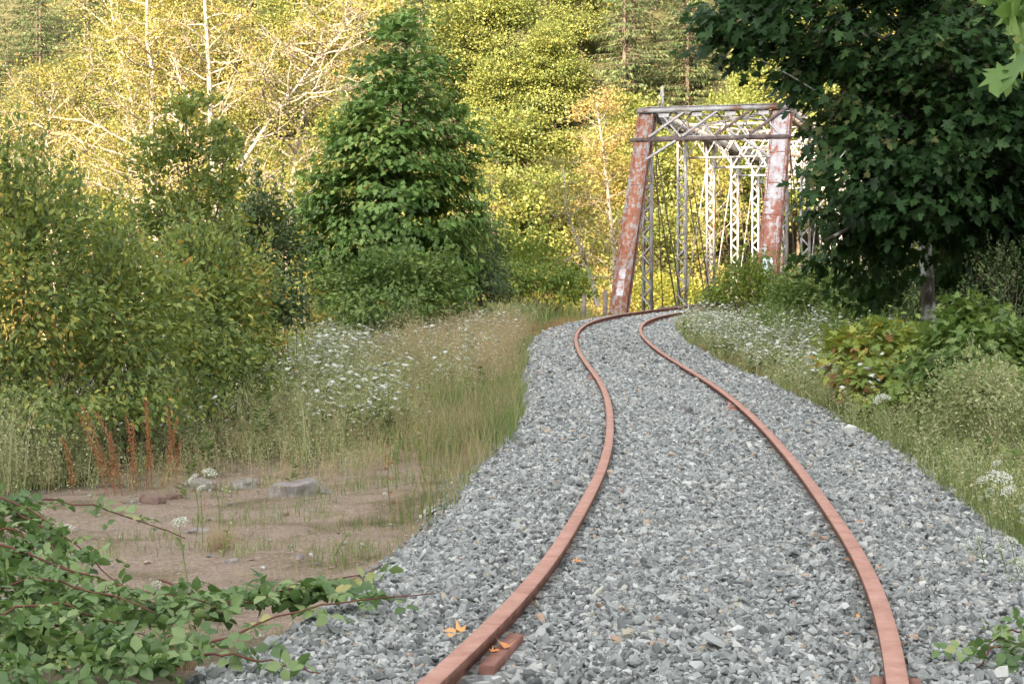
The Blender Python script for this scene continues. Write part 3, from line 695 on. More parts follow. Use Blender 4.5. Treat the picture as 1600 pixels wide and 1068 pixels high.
def lobe_points(rr, lobes, n, inner=.5):
    L = np.array(lobes, float); w = (L[:, 3] * L[:, 4] * L[:, 5]) ** .7; k = rr.choice(len(L), n, p=w / w.sum())
    d = norm(rr.normal(size=(n, 3))); r = rr.uniform(inner, 1.0, (n, 1)) ** .7
    return L[k, :3] + d * r * L[k, 3:6]

def bez(p, q, rr, sag=.15, n=6):
    p = np.asarray(p, float); q = np.asarray(q, float); L = np.linalg.norm(q - p)
    m = (p + q) / 2 + rr.normal(size=3) * L * .08 + np.array([0, 0, L * sag]); t = np.linspace(0, 1, n)[:, None]
    return (1 - t) ** 2 * p + 2 * t * (1 - t) * m + t * t * q

def path_at(P, t):
    P = np.asarray(P, float); d = np.r_[0, np.cumsum(np.linalg.norm(np.diff(P, axis=0), axis=1))]; d /= d[-1]
    return np.stack([np.interp(t, d, P[:, i]) for i in range(3)], -1)

def smooth_path(P, n=14):
    return path_at(P, np.linspace(0, 1, n))

def tree_lobed(rr, trunk, r0, lobes, ncl, n_per, spread, size, T, TF, nlimb=30, lr=.03, tmin=.12, **kw):
    """returns (wood MB, leaves)"""
    wood = MB(); tr = smooth_path(trunk); wood.tube(tr, np.linspace(r0, r0 * .25, len(tr)), 8)
    C = lobe_points(rr, lobes, ncl); L = np.array(lobes, float); cen = (L[:, :3] * L[:, 3:4]).sum(0) / L[:, 3].sum()
    for c in C[rr.choice(len(C), min(nlimb, len(C)), replace=False)]:
        z0, z1 = tr[0, 2], tr[-1, 2]; t = np.clip((c[2] - .35 * np.linalg.norm(c[:2] - cen[:2]) - z0) / (z1 - z0), tmin, .95)
        p = path_at(tr, np.array([t]))[0]; wood.tube(bez(p, c, rr), np.linspace(lr, lr * .25, 6), 4, a=rr.random())
    lv = Leaves(); foliage(rr, lv, C, cen, n_per, spread, size, T, TF, **kw)
    return wood, lv

def tree_branchy(rr, trunk, r0, nlimb, llen, n_per, spread, size, T, TF, t0=.25, twig=5, lr=.05, elev=(.05, .7), leafy=.75, top=.35, squash=1.0, **kw):
    """trunk, curved limbs with twigs, leaf sprays at the twig ends"""
    wood = MB(); tr = smooth_path(trunk); wood.tube(tr, np.linspace(r0, r0 * .22, len(tr)), 8, a=.7)
    C = []; cen = path_at(tr, np.array([.55]))[0]
    for i in range(nlimb):
        t = t0 + (1 - t0) * (i + rr.random()) / nlimb; p = path_at(tr, np.array([t]))[0]; az = i * 2.4 + rr.normal(0, .4); el = rr.uniform(*elev)
        L = llen * rr.uniform(.6, 1.1) * (1 - (1 - top) * (t - t0) / (1 - t0)); d = np.array([math.cos(az) * math.cos(el), math.sin(az) * math.cos(el) * squash, math.sin(el)])
        K = 8; pts = [p]; dd = d.copy()
        for k in range(K):
            dd = norm(dd + rr.normal(size=3) * .16 + np.array([0, 0, .02])); pts.append(pts[-1] + dd * L / K)
        pts = np.array(pts); rl = lr * (1.15 - t * .7); wood.tube(pts, np.linspace(rl, rl * .22, len(pts)), 5, a=rr.uniform(.3, .9))
        for j in range(twig):
            s_ = rr.uniform(.3, 1); b = path_at(pts, np.array([s_]))[0]; dt = norm(d + rr.normal(size=3) * .7 + np.array([0, 0, .1])); Lt = L * .35 * rr.uniform(.5, 1.2)
            tp = [b]
            for k in range(4): dt = norm(dt + rr.normal(size=3) * .25); tp.append(tp[-1] + dt * Lt / 4)
            tp = np.array(tp); wood.tube(tp, np.linspace(rl * .38, rl * .12, 5), 3, a=rr.uniform(.3, .9))
            if rr.random() < leafy: C += [tp[-1], tp[3], tp[2]] if rr.random() < .6 else [tp[-1]]
    C = np.array(C); lv = Leaves(); foliage(rr, lv, C, cen, n_per, spread, size, T, TF, **kw)
    return wood, lv

def plant_tree(name, label, cat, base, wood, lv, wmat, lmat, group=None, wname='trunk', lname='crown', recenter=True):
    t = empty(name, tuple(base)); tag(t, label, cat, group)
    a = wood.build(wname, M[wmat], t, True); c = lv.build(lname, M[lmat], t)
    if recenter:
        for o in (a, c): o.matrix_parent_inverse = Matrix.Translation(-Vector([float(q) for q in base]))
    return t

def copy_thing(root, loc, rz, s, label, group):
    r = root.copy(); col.objects.link(r); r.location = loc; r.rotation_euler = (0, 0, rz); r.scale = (s, s, s * 1.0)
    if label: r['label'] = label
    if group: r['group'] = group
    for ch in list(root.children):
        c = ch.copy(); col.objects.link(c); c.parent = r
        for g_ in list(ch.children): d = g_.copy(); col.objects.link(d); d.parent = c
    return r

def gz(x, y): return float(gheight(np.array([x]), np.array([y]))[0])
def ground_px(px, py, y0=4.5, y1=75):
    Y = np.arange(y0, y1, .04); X = (px - 800) / 2600 * Y; Z = CAM_Z - (py - 423) / 2600 * Y
    k = np.argmax(Z <= gheight(X, Y)); return float(X[k]), float(Y[k]), gz(X[k], Y[k])

# ------------------------------------------------------------------ far hillside trees
def proto_broad(seed, mat, h=11, w=4.2, size=.30, ncl=420):
    rr = np.random.default_rng(seed); lobes = [(0, 0, h * .55, w * .8, w * .8, h * .33)]
    for k in range(9):
        a = rr.uniform(0, 6.28); z = rr.uniform(.3, .92); lobes.append((math.cos(a) * w * .55 * (1.25 - z), math.sin(a) * w * .55 * (1.25 - z), h * z, w * .42, w * .42, h * .13))
    wood, lv = tree_lobed(rr, [(0, 0, -1), (.1, 0, h * .4), (0, .2, h * .85)], .2, lobes, int(ncl * 1.5), 26, (.42, .42, .22), size * .78, T_DIA, F_DIA, nlimb=26, lr=.06)
    return wood, lv, mat, 'bark_brown'
def proto_alder(seed, mat='alder_far', h=13, size=.22):
    rr = np.random.default_rng(seed); wood, lv = tree_branchy(rr, [(0, 0, -1), (.2, 0, h * .35), (-.1, .3, h * .7), (.3, 0, h)], .17, 34, 4.0, 22, (.44, .44, .22), size * .75, T_DIA, F_DIA, t0=.15, twig=6, lr=.06)
    return wood, lv, mat, 'bark_white'
def proto_conifer(seed, mat='conifer', h=17, w=3.4, drp=.35, size=.34, dens=2.6):
    rr = np.random.default_rng(seed); wood = MB(); wood.tube([(0, 0, -1), (0, 0, h * .5), (0, 0, h)], [.22, .14, .02], 6)
    lv = Leaves(); P, TP, NR = [], [], []
    z = 1.2
    while z < h:
        f = 1 - z / h; nb = 2; L = w * (f ** .75) * rr.uniform(.75, 1.1) + .25; a0 = rr.uniform(0, 6.28)
        for b in range(nb):
            a = a0 + b * 3.14 + rr.normal(0, .6); Lb = L * rr.uniform(.55, 1.25); el = .15 - drp * rr.uniform(.5, 1.2)
            pts = []
            for s_ in np.linspace(0, 1, 5): pts.append((math.cos(a) * Lb * s_, math.sin(a) * Lb * s_, z + Lb * s_ * el * (1 - .35 * s_)))
            pts = np.array(pts); wood.tube(pts, np.linspace(.035, .01, 5), 3)
            m = int(15 * Lb / w * dens) + 3
            s_ = rr.uniform(.2, 1, m); p = path_at(pts, s_); side = np.array([-math.sin(a), math.cos(a), 0]); wdt = rr.normal(0, 1, m)[:, None] * .16 * Lb * (1.1 - s_[:, None] * .6)
            P.append(p + side * wdt); o_ = np.array([math.cos(a), math.sin(a), 0]); TP.append(o_ * .7 + side * np.sign(wdt) * .5 - UPV * (.25 + drp) + rr.normal(size=(m, 3)) * .25); NR.append(UPV + rr.normal(size=(m, 3)) * .5)
        z += h * .0075 * rr.uniform(.6, 1.6) * (1.3 - .6 * f)
    P, TP, NR = map(np.concatenate, (P, TP, NR)); lv.add(T_NEED, F_NEED, P, np.stack([np.full(len(P), size * 1.3), size * rr.uniform(.7, 1.3, len(P)), np.full(len(P), size)], -1), TP, NR, rr.random(len(P)))
    return wood, lv, mat, 'bark_brown'

kinds = {
 'green': [proto_broad(1, 'broad_far'), proto_broad(2, 'broad_far', 12, 4.6)],
 'yellow': [proto_broad(3, 'broad_yellow', 10, 4.0, .30), proto_broad(4, 'alder_far', 12, 4.2, .26)],
 'alder': [proto_alder(5), proto_alder(6, 'alder_far', 14)],
 'pale': [proto_alder(7, 'alder_pale', 11, .20)],
 'conifer': [proto_conifer(8), proto_conifer(9, 'conifer', 20, 3.9)],
 'cedar': [proto_conifer(10, 'conifer_lit', 17, 4.2, .45, .36, 3.2)],
}
KL = {'green': ('dense green broadleaf tree on the sunlit hillside beyond the river', 'broadleaf trees on the far hillside'),
      'yellow': ('yellow-green broadleaf tree catching low sun on the far bank', 'yellow-green trees on the far bank'),
      'alder': ('sunlit yellowing alder with pale limbs beyond the bushes', 'yellowing alders behind the bushes'),
      'pale': ('pale tan thin-leaved alder glowing in low sun', 'pale thin-leaved alders'),
      'conifer': ('dark green conifer high on the hillside', 'dark conifers high on the hillside'),
      'cedar': ('light green conifer with drooping branches on the hillside', 'light green drooping conifers')}
roots = {}
def far_tree(kind, x, y, s=1.0, label=None, dz=0.0, variant=None, name='hillside_tree'):
    pr = kinds[kind]; v = random.randrange(len(pr)) if variant is None else variant
    lab, grp = KL[kind]
    key = (kind, v); loc = (x, y, gz(x, y) - .3 + dz)
    if key not in roots:
        wood, lv, mat, wmat = pr[v]; nm_ = {'conifer': 'conifer_tree', 'cedar': 'conifer_tree', 'alder': 'alder_tree', 'pale': 'alder_tree'}.get(kind, 'broadleaf_tree')
        t = empty(nm_, loc); wood.build('trunk', M[wmat], t, True); lv.build('crown', M[mat], t); roots[key] = t; t['category'] = 'tree'
        t['label'] = label or lab; t.scale = (s, s, s)
        if not label: t['group'] = grp
        t.rotation_euler = (0, 0, random.uniform(0, 6.28)); return t
    r = copy_thing(roots[key], loc, random.uniform(0, 6.28), s, label or lab, grp)
    if label and 'group' in r: del r['group']
    return r

rr = np.random.default_rng(42)
for Y, pxs, mix in ((104, 95, ('yellow', 'green', 'yellow', 'alder')), (113, 95, ('yellow', 'green', 'green', 'pale')), (123, 100, ('green', 'yellow', 'green', 'green')),
                    (133, 110, ('green', 'conifer', 'green', 'yellow')), (143, 95, ('conifer', 'green', 'conifer')), (153, 80, ('conifer', 'conifer', 'green')), (163, 85, ('conifer',))):
    px = -60 + rr.uniform(0, 60)
    while px < 1680:
        y = Y + rr.uniform(-4, 4); x = (px - 800) / 2600 * y
        k = mix[rr.integers(len(mix))]
        on_bridge = abs((x - B0[0]) * RX[0] + (y - B0[1]) * RX[1]) < 5.5 and (x - B0[0]) * AX[0] + (y - B0[1]) * AX[1] < LEN + 3
        if not on_bridge and not (Y > 125 and px > 1300): far_tree(k, x, y, rr.uniform(.8, 1.15))
        px += pxs * rr.uniform(.75, 1.25)
# named individuals seen behind the maple and the bridge
def ft(kind, px, Y, s, label=None, dz=0, variant=None): return far_tree(kind, (px - 800) / 2600 * Y, Y, s, label, dz, variant)
ft('cedar', 768, 100, .95, 'tall light green conifer with drooping boughs just right of the leafy maple', variant=0)
ft('pale', 955, 82, .75, None, variant=0)
ft('pale', 850, 92, .8, None, variant=0); ft('pale', 60, 82, 1.0, None, variant=0); ft('pale', 150, 90, 1.0, None, variant=0)
for px, Y, s in ((1010, 88, .85), (1060, 92, .8), (985, 96, .9), (820, 86, .62), (760, 90, .7), (880, 90, .75)): ft('yellow', px, Y, s)
for px, Y, s in ((560, 92, .9), (640, 96, .9), (700, 88, .8), (470, 90, .9), (30, 88, 1.), (110, 92, 1.), (200, 96, 1.), (390, 94, 1.05), (-40, 84, .95)): ft('alder', px, Y, s)
for px, Y, s in ((60, 78, .6), (150, 82, .62), (440, 80, .6), (520, 84, .6)): ft('yellow', px, Y, s)
for x, y, s in ((17, 62, .9), (23, 58, 1.0), (20, 72, 1.), (27, 70, 1.), (14.5, 52, .62), (30, 84, 1.1), (36, 78, 1.1)): far_tree('green', x, y, s, 'leafy tree in the shade behind the big overhanging maple' if False else None)

# ------------------------------------------------------------------ tall alders with white trunks at the left
def px_path(pts, Y, dy=0): return [at(px, py, Y + dy * i) for i, (px, py) in enumerate(pts)]
AL = [
 (70, [(262, 560), (240, 330), (236, 180), (240, 120), (229, 60), (232, -90)], .19, 'tall alder with straight white trunk, left of the pair rising behind the sapling', 0.30),
 (72, [(252, 560), (258, 330), (262, 200), (270, 110), (288, 25), (300, -90)], .14, 'slender white alder curving right between two straight alder trunks', 0.30),
 (68, [(345, 560), (338, 330), (330, 200), (326, 100), (320, 0), (318, -90)], .21, 'thickest white-trunked alder, with many bare pale limbs, behind the thicket', 0.28),
 (74, [(225, 520), (212, 260), (206, 145), (182, 74), (165, -60)], .13, 'thin alder leaning left beside the white alder trunks', 0.3),
 (69, [(300, 380), (361, 283), (412, 202), (500, 88), (560, 20)], .13, 'leaning bare alder trunk slanting up to the right', .5),
 (73, [(90, 520), (80, 330), (70, 240), (85, 130)], .10, 'shorter leafy alder at the far left edge of the grove', .3),
 (71, [(440, 520), (455, 300), (470, 180), (520, 60), (540, -60)], .12, 'leafy alder with fine pale twigs just left of the dark maple', .3),
]
for i, (Y, pts, r0, lab, t0) in enumerate(AL):
    rr = np.random.default_rng(300 + i); tr = px_path(pts, Y)
    wood, lv = tree_branchy(rr, tr, r0, 42, 4.4, 19, (.46, .46, .24), .11, T_DIA, F_DIA, t0=t0, twig=10, lr=.074, leafy=.7 if i != 4 else .3, top=.5, jit=.8)
    plant_tree('alder_tree', lab, 'tree', tr[0], wood, lv, 'bark_white', 'alder_far')
# pale bare alder beside the bridge
rr = np.random.default_rng(321); tr = px_path([(962, 470), (960, 400), (956, 358), (943, 240), (932, 160)], 74)
wood, lv = tree_branchy(rr, tr, .13, 30, 2.5, 14, (.34, .34, .16), .13, T_DIA, F_DIA, t0=.1, twig=9, lr=.045, leafy=.6, top=.4, elev=(.2, .9), jit=.8)
plant_tree('alder_tree', 'pale thin-leaved alder with white branches just left of the bridge portal', 'tree', tr[0], wood, lv, 'bark_white', 'alder_pale')
rr = np.random.default_rng(322); tr = px_path([(934, 478), (922, 430), (905, 385), (885, 330), (880, 260)], 66)
wood, lv = tree_branchy(rr, tr, .12, 20, 2.0, 14, (.34, .34, .16), .12, T_DIA, F_DIA, t0=.2, twig=7, lr=.04, leafy=.8, top=.5, jit=.8)
plant_tree('alder_tree', 'small alder with sunlit trunk leaning left beside the red end post', 'tree', tr[0], wood, lv, 'bark_white', 'alder_far')

# ------------------------------------------------------------------ middle maple
def lobes_px(L, ydef):
    out = []
    for l in L:
        px, py, rx, rz = l[:4]; Y = l[4] if len(l) > 4 else ydef; c = at(px, py, Y); k = Y / 2600
        out.append((c[0], c[1], c[2], rx * k, min(rx, 110) * k * .8, rz * k))
    return out
rr = np.random.default_rng(50); Y = 42
lob = lobes_px([(622, 70, 46, 42), (632, 42, 36, 24), (560, 195, 44, 40), (505, 320, 46, 30), (535, 255, 46, 34), (598, 120, 52, 38), (668, 130, 48, 42), (610, 185, 82, 45), (690, 205, 52, 46), (580, 245, 78, 48), (660, 260, 82, 50), (705, 285, 50, 42), (545, 305, 68, 44), (625, 330, 92, 55), (700, 345, 60, 45), (560, 375, 80, 48), (655, 400, 84, 46), (722, 385, 45, 50), (735, 240, 26, 34), (742, 320, 28, 44), (520, 395, 50, 32), (495, 350, 30, 24), (600, 425, 80, 34), (690, 430, 60, 34), (500, 270, 24, 20)], Y)
wood, lv = tree_lobed(rr, [at(622, 500, Y), at(618, 330, Y), at(630, 180, Y), at(636, 50, Y)], .10, lob, 600, 36, (.24, .24, .085), .145, T_MAP, F_MAP, nlimb=90, lr=.022, up=.75, out=1.0, jit=.28, droop=.9, sizevar=.25)
plant_tree('maple_tree', 'dense dark green cone-shaped maple standing alone in the middle distance', 'tree', at(622, 500, Y), wood, lv, 'bark_brown', 'maple')

# ------------------------------------------------------------------ big maple at the right
rr = np.random.default_rng(51); Y = 27
L = [(1130, 45, 56, 42, 26), (1190, 85, 50, 40, 26), (1100, 70, 32, 22, 26), (1160, 0, 60, 40, 26), (1250, 40, 90, 75, 27), (1295, 130, 66, 66, 27), (1322, 210, 56, 50, 27), (1380, 60, 110, 90, 28), (1400, 190, 110, 80, 28), (1500, 100, 110, 100, 27),
     (1300, 285, 42, 34, 26), (1375, 300, 46, 42, 27), (1420, 290, 110, 60, 27), (1530, 240, 110, 90, 27), (1600, 120, 90, 120, 26), (1282, 345, 32, 24, 28), (1345, 362, 40, 30, 28), (1400, 370, 40, 30, 28), (1300, 412, 34, 18, 29), (1500, 330, 110, 55, 28), (1600, 330, 90, 80, 28), (1390, 420, 55, 40, 29), (1480, 410, 40, 40, 31), (1560, 420, 90, 50, 31), (1360, 455, 50, 20, 31), (1540, 470, 60, 26, 31), (1620, 460, 60, 40, 30),
     (1300, -80, 160, 80, 27), (1500, -90, 200, 110, 28), (1700, 0, 120, 160, 27), (1720, 260, 110, 120, 28), (1560, 0, 120, 100, 31), (1450, 120, 130, 130, 32)]
lob = lobes_px(L, Y)
tr = [at(1452, 530, 30), at(1448, 400, 30), at(1430, 300, 29.5), at(1440, 150, 29), at(1460, -100, 29)]
wood, lv = tree_lobed(rr, tr, .14, lob, 1400, 20, (.19, .19, .11), .165, T_MAP, F_MAP, nlimb=160, lr=.03, tmin=.42, up=.7, out=.8, jit=.45, droop=.75, sizevar=.33)
for q in ([(1448, 380), (1400, 330), (1350, 345), (1290, 375)], [(1440, 330), (1500, 340), (1580, 320), (1680, 330)], [(1436, 240), (1330, 120), (1220, 60), (1120, 40)]):
    P = np.array([at(a, b_, 29 - .8 * i) for i, (a, b_) in enumerate(q)]); wood.tube(smooth_path(P, 10), np.linspace(.075, .02, 10), 6)
plant_tree('maple_tree', 'huge dark maple overhanging the track from the right with lichen-patched trunk', 'tree', tr[0], wood, lv, 'bark_lichen', 'maple_shaded')
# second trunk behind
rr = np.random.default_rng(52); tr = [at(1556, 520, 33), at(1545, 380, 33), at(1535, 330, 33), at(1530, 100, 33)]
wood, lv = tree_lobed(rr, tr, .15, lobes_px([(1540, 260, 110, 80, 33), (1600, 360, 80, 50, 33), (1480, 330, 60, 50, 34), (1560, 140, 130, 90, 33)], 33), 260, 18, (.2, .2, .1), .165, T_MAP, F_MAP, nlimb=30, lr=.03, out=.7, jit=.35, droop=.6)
plant_tree('maple_tree', 'second maple with pale lichened trunk at the right edge behind the big maple', 'tree', tr[0], wood, lv, 'bark_lichen', 'maple_shaded')
# near tree just outside the right edge, one branch reaching in at the top corner
rr = np.random.default_rng(53); tr = [np.array([4.1, 9.3, gz(4.1, 9.3)]), np.array([4.0, 9.2, 1.5]), np.array([4.1, 9.0, 4.0])]
wood = MB(); wood.tube(smooth_path(tr, 8), np.linspace(.10, .05, 8), 7)
br_pts = np.array([tr[1] + (0, 0, 1.0), at(1690, -10, 8.6), at(1610, 5, 8.3), at(1585, 30, 8.2)]); wood.tube(smooth_path(br_pts, 8), np.linspace(.03, .006, 8), 5)
C = np.array([at(1588, 25, 8.2), at(1592, 60, 8.3), at(1600, 90, 8.2), at(1630, 20, 8.5), at(1640, 90, 8.4), at(1600, 0, 8.3), at(1690, 40, 8.7), at(1590, -20, 8.2)])
lv = Leaves(); foliage(rr, lv, C, at(1700, -100, 9), 4, (.05, .05, .05), .17, T_MAP, F_MAP, up=.3, out=.5, jit=.4, droop=1.2)
C = np.concatenate([np.array([tr[2]]) + rr.normal(size=(40, 3)) * (.5, .7, .7)]); foliage(rr, lv, C, tr[2], 10, (.15, .15, .1), .17, T_MAP, F_MAP)
plant_tree('maple_tree', 'near maple whose bright drooping leaves enter at the top right corner', 'tree', tr[0], wood, lv, 'bark_brown', 'maple')

# ------------------------------------------------------------------ left thicket
def shrub(seed, name, label, base, lobes, ncl, n_per, size, lmat, wmat='bark_brown', nst=7, spread=(.15, .15, .09), T=T_LF, TF=F_LF, cat='shrub', lr=.012, group=None, **kw):
    rr = np.random.default_rng(seed); base = np.asarray(base, float); wood = MB(); C = lobe_points(rr, lobes, ncl, .35); Lb = np.array(lobes); cen = (Lb[:, :3] * Lb[:, 3:4]).sum(0) / Lb[:, 3].sum()
    C[:, 2] = np.maximum(C[:, 2], gheight(C[:, 0], C[:, 1]) + .05)
    for c in C[rr.choice(len(C), min(nst * 6, len(C)), replace=False)]:
        b0 = base + np.array([rr.normal(0, .12) * nst ** .5, rr.normal(0, .12) * nst ** .5, 0]); b0[2] = gz(b0[0], b0[1])
        wood.tube(bez(b0, c, rr, .05, 7), np.linspace(lr * rr.uniform(.6, 1.3), lr * .25, 7), 4, a=rr.random())
    lv = Leaves(); foliage(rr, lv, C, cen, n_per, spread, size, T, TF, **kw)
    if T is T_LF and ncl > 150:      # upright leafy shoots standing out of the top
        tops = C[C[:, 2] > np.quantile(C[:, 2], .55)]; tops = tops[rr.choice(len(tops), min(46, len(tops)), replace=False)]; SP = []
        for c in tops:
            hh = size * rr.uniform(3.5, 9); e = c + np.array([rr.normal(0, .22) * hh, rr.normal(0, .22) * hh, hh]); wood.tube([c, (c + e) / 2 + rr.normal(size=3) * .01, e], [lr * .3, lr * .22, lr * .12], 3, a=rr.random())
            SP += [c + (e - c) * q for q in np.linspace(.25, 1, 6)]
        foliage(rr, lv, np.array(SP), cen, 3, (size * .35,) * 3, size * .95, T, TF, up=.3, out=.5, jit=.7, droop=-.5)
    return plant_tree(name, label, cat, base, wood, lv, wmat, lmat, group, 'stems', 'leaves')

def onground(px, Y): x = (px - 800) / 2600 * Y; return np.array([x, Y, gz(x, Y)])
shrub(60, 'alder_shrub', 'tall yellowish-green alder bush at the left edge of the photo', onground(20, 17), lobes_px([(20, 300, 70, 70, 17), (70, 370, 80, 70, 17), (0, 430, 90, 90, 16.5), (80, 490, 90, 80, 16.5), (20, 560, 90, 55, 16.5), (50, 640, 80, 30, 16)], 17), 380, 17, .075, 'alder_near', jit=.7, droop=.2)
shrub(61, 'alder_shrub', 'alder bush with small yellow-flecked leaves below the dark sapling', onground(190, 18), lobes_px([(165, 375, 50, 40, 18), (190, 430, 80, 60, 18), (150, 480, 90, 80, 17.5), (230, 500, 90, 80, 17.5), (180, 570, 90, 45, 17), (150, 640, 90, 30, 16.5), (240, 630, 60, 30, 17)], 18), 390, 17, .072, 'alder_near', jit=.7, droop=.2)
shrub(62, 'alder_shrub', 'rounded alder bush bordering the white flower patch', onground(320, 20), lobes_px([(305, 395, 55, 45, 20), (350, 445, 75, 60, 20), (300, 500, 90, 80, 19.5), (380, 520, 60, 60, 20), (330, 560, 70, 35, 19), (300, 610, 70, 28, 18.5), (390, 590, 50, 26, 20)], 20), 540, 18, .072, 'alder_near', jit=.7, droop=.2)
rr = np.random.default_rng(63); base = onground(292, 23)
tr = [base, at(290, 420, 23), at(296, 300, 23), at(288, 160, 23)]
wood, lv = tree_branchy(rr, tr, .030, 30, 1.15, 9, (.11, .11, .05), .085, T_LF, F_LF, t0=.22, twig=6, lr=.011, elev=(.35, 1.0), top=.30, jit=.7, leafy=1)
tr2 = [base, at(262, 420, 23.2), at(250, 320, 23.3), at(228, 225, 23.4)]
w2, lv2 = tree_branchy(rr, tr2, .022, 20, .8, 9, (.11, .11, .05), .085, T_LF, F_LF, t0=.25, twig=5, lr=.009, elev=(.3, 1.0), top=.35, jit=.7, leafy=1)
tr3 = [base, at(320, 420, 22.8), at(345, 300, 22.6), at(352, 200, 22.6)]
w3, lv3 = tree_branchy(rr, tr3, .022, 18, .75, 9, (.11, .11, .05), .085, T_LF, F_LF, t0=.25, twig=5, lr=.009, elev=(.3, 1.0), top=.35, jit=.7, leafy=1)
for q in (w2, w3):
    for a_, b_, c_ in zip(q.V, q.F, q.A): wood.V.append(a_); wood.F.append(b_ + wood.n); wood.A.append(c_)
    wood.n += q.n
for q in (lv2, lv3):
    for a_, b_, c_ in zip(q.V, q.F, q.A): lv.V.append(a_); lv.F.append(b_ + lv.n); lv.A.append(c_)
    lv.n += q.n
plant_tree('alder_sapling', 'dark-leaved slender sapling rising above the left thicket against the white alders', 'sapling', base, wood, lv, 'bark_lichen', 'alder_near')
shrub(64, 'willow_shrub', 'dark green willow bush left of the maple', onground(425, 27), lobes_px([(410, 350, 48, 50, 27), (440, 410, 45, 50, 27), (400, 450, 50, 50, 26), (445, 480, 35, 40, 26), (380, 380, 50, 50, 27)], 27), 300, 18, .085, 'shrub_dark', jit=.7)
shrub(65, 'alder_shrub', 'backmost alder bush glimpsed between the sapling and the left edge', onground(120, 26), lobes_px([(60, 330, 70, 45, 26), (150, 385, 90, 45, 26), (370, 400, 50, 36, 28)], 26), 170, 18, .085, 'alder_near', jit=.7)
# bushes under and beside the maple
shrub(70, 'green_bush', 'bright green bush spreading under the cone-shaped maple', onground(610, 36), lobes_px([(540, 450, 60, 38, 36), (600, 430, 50, 36, 36), (650, 435, 60, 45, 36), (690, 460, 50, 40, 36), (600, 480, 90, 30, 35)], 36), 420, 18, .11, 'shrub_green', spread=(.2, .2, .1), jit=.6)
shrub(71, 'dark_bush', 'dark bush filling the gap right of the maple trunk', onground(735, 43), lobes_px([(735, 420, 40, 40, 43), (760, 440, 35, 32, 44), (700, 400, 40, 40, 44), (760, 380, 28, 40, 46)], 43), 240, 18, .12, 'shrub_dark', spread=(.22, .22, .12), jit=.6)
shrub(72, 'lime_bush', 'lime green bush behind the meadow, left of the leaning alder', onground(830, 58), lobes_px([(800, 430, 40, 28, 58), (850, 435, 45, 26, 58), (890, 445, 40, 22, 58), (780, 400, 30, 30, 62), (830, 395, 40, 25, 64)], 58), 260, 18, .14, 'shrub_lime', spread=(.3, .3, .15), jit=.6)
# right bank bushes
shrub(73, 'lime_bush', 'loose lime green bush hiding the foot of the right end post', onground(1165, 50), lobes_px([(1130, 460, 30, 22, 50), (1170, 445, 36, 30, 50), (1205, 460, 36, 30, 50)], 50), 200, 18, .11, 'shrub_lime', spread=(.22, .22, .14), jit=.7)
shrub(74, 'green_bush', 'low mid-green bush between the right end post and the big maple', onground(1270, 42), lobes_px([(1240, 460, 40, 30, 42), (1290, 455, 50, 36, 42), (1340, 470, 50, 30, 40)], 42), 300, 18, .10, 'shrub_green', spread=(.2, .2, .12), jit=.7)
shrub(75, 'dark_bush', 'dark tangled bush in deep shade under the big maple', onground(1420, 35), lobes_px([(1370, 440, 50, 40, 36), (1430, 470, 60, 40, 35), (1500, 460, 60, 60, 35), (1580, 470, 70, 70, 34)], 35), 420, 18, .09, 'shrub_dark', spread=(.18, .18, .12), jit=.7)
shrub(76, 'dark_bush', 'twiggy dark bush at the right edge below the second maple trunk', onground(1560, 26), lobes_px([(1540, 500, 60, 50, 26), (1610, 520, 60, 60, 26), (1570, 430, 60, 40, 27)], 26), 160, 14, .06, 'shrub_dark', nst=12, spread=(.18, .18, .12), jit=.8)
# maple saplings at the right
def maple_bush(seed, label, base, lobes, ncl, mat, size=.15):
    return shrub(seed, 'maple_shrub', label, base, lobes, ncl * 2, 9, size, mat, T=T_MAP, TF=F_MAP, nst=3, lr=.008, spread=(.12, .12, .07), up=.9, out=.7, jit=.3, droop=.4)
maple_bush(77, 'young maple turning yellow and orange among the weeds right of the track', onground(1365, 20), lobes_px([(1325, 525, 34, 14, 21), (1390, 520, 46, 16, 20.5), (1350, 545, 46, 22, 20), (1310, 550, 30, 24, 20), (1450, 535, 50, 26, 20), (1410, 575, 50, 24, 19.5), (1350, 590, 50, 26, 19.5), (1460, 600, 40, 24, 19), (1400, 620, 60, 20, 19)], 20), 140, 'maple_yellow', .10)
maple_bush(78, 'green young maple to the right of the yellow one', onground(1500, 18), lobes_px([(1490, 520, 50, 36, 19), (1550, 540, 50, 40, 18), (1480, 580, 50, 36, 18), (1590, 560, 50, 50, 18), (1540, 600, 60, 30, 17), (1520, 490, 40, 25, 19)], 18), 150, 'shrub_green', .105)
shrub(79, 'weedy_bush', 'grey-green small-leaved weed bush at the right edge', onground(1550, 15), lobes_px([(1530, 610, 70, 40, 15.5), (1590, 640, 60, 50, 15), (1480, 640, 60, 36, 15.5)], 15), 240, 18, .035, 'weed', 'stem_green', nst=10, lr=.005, spread=(.12, .12, .08), jit=.8)

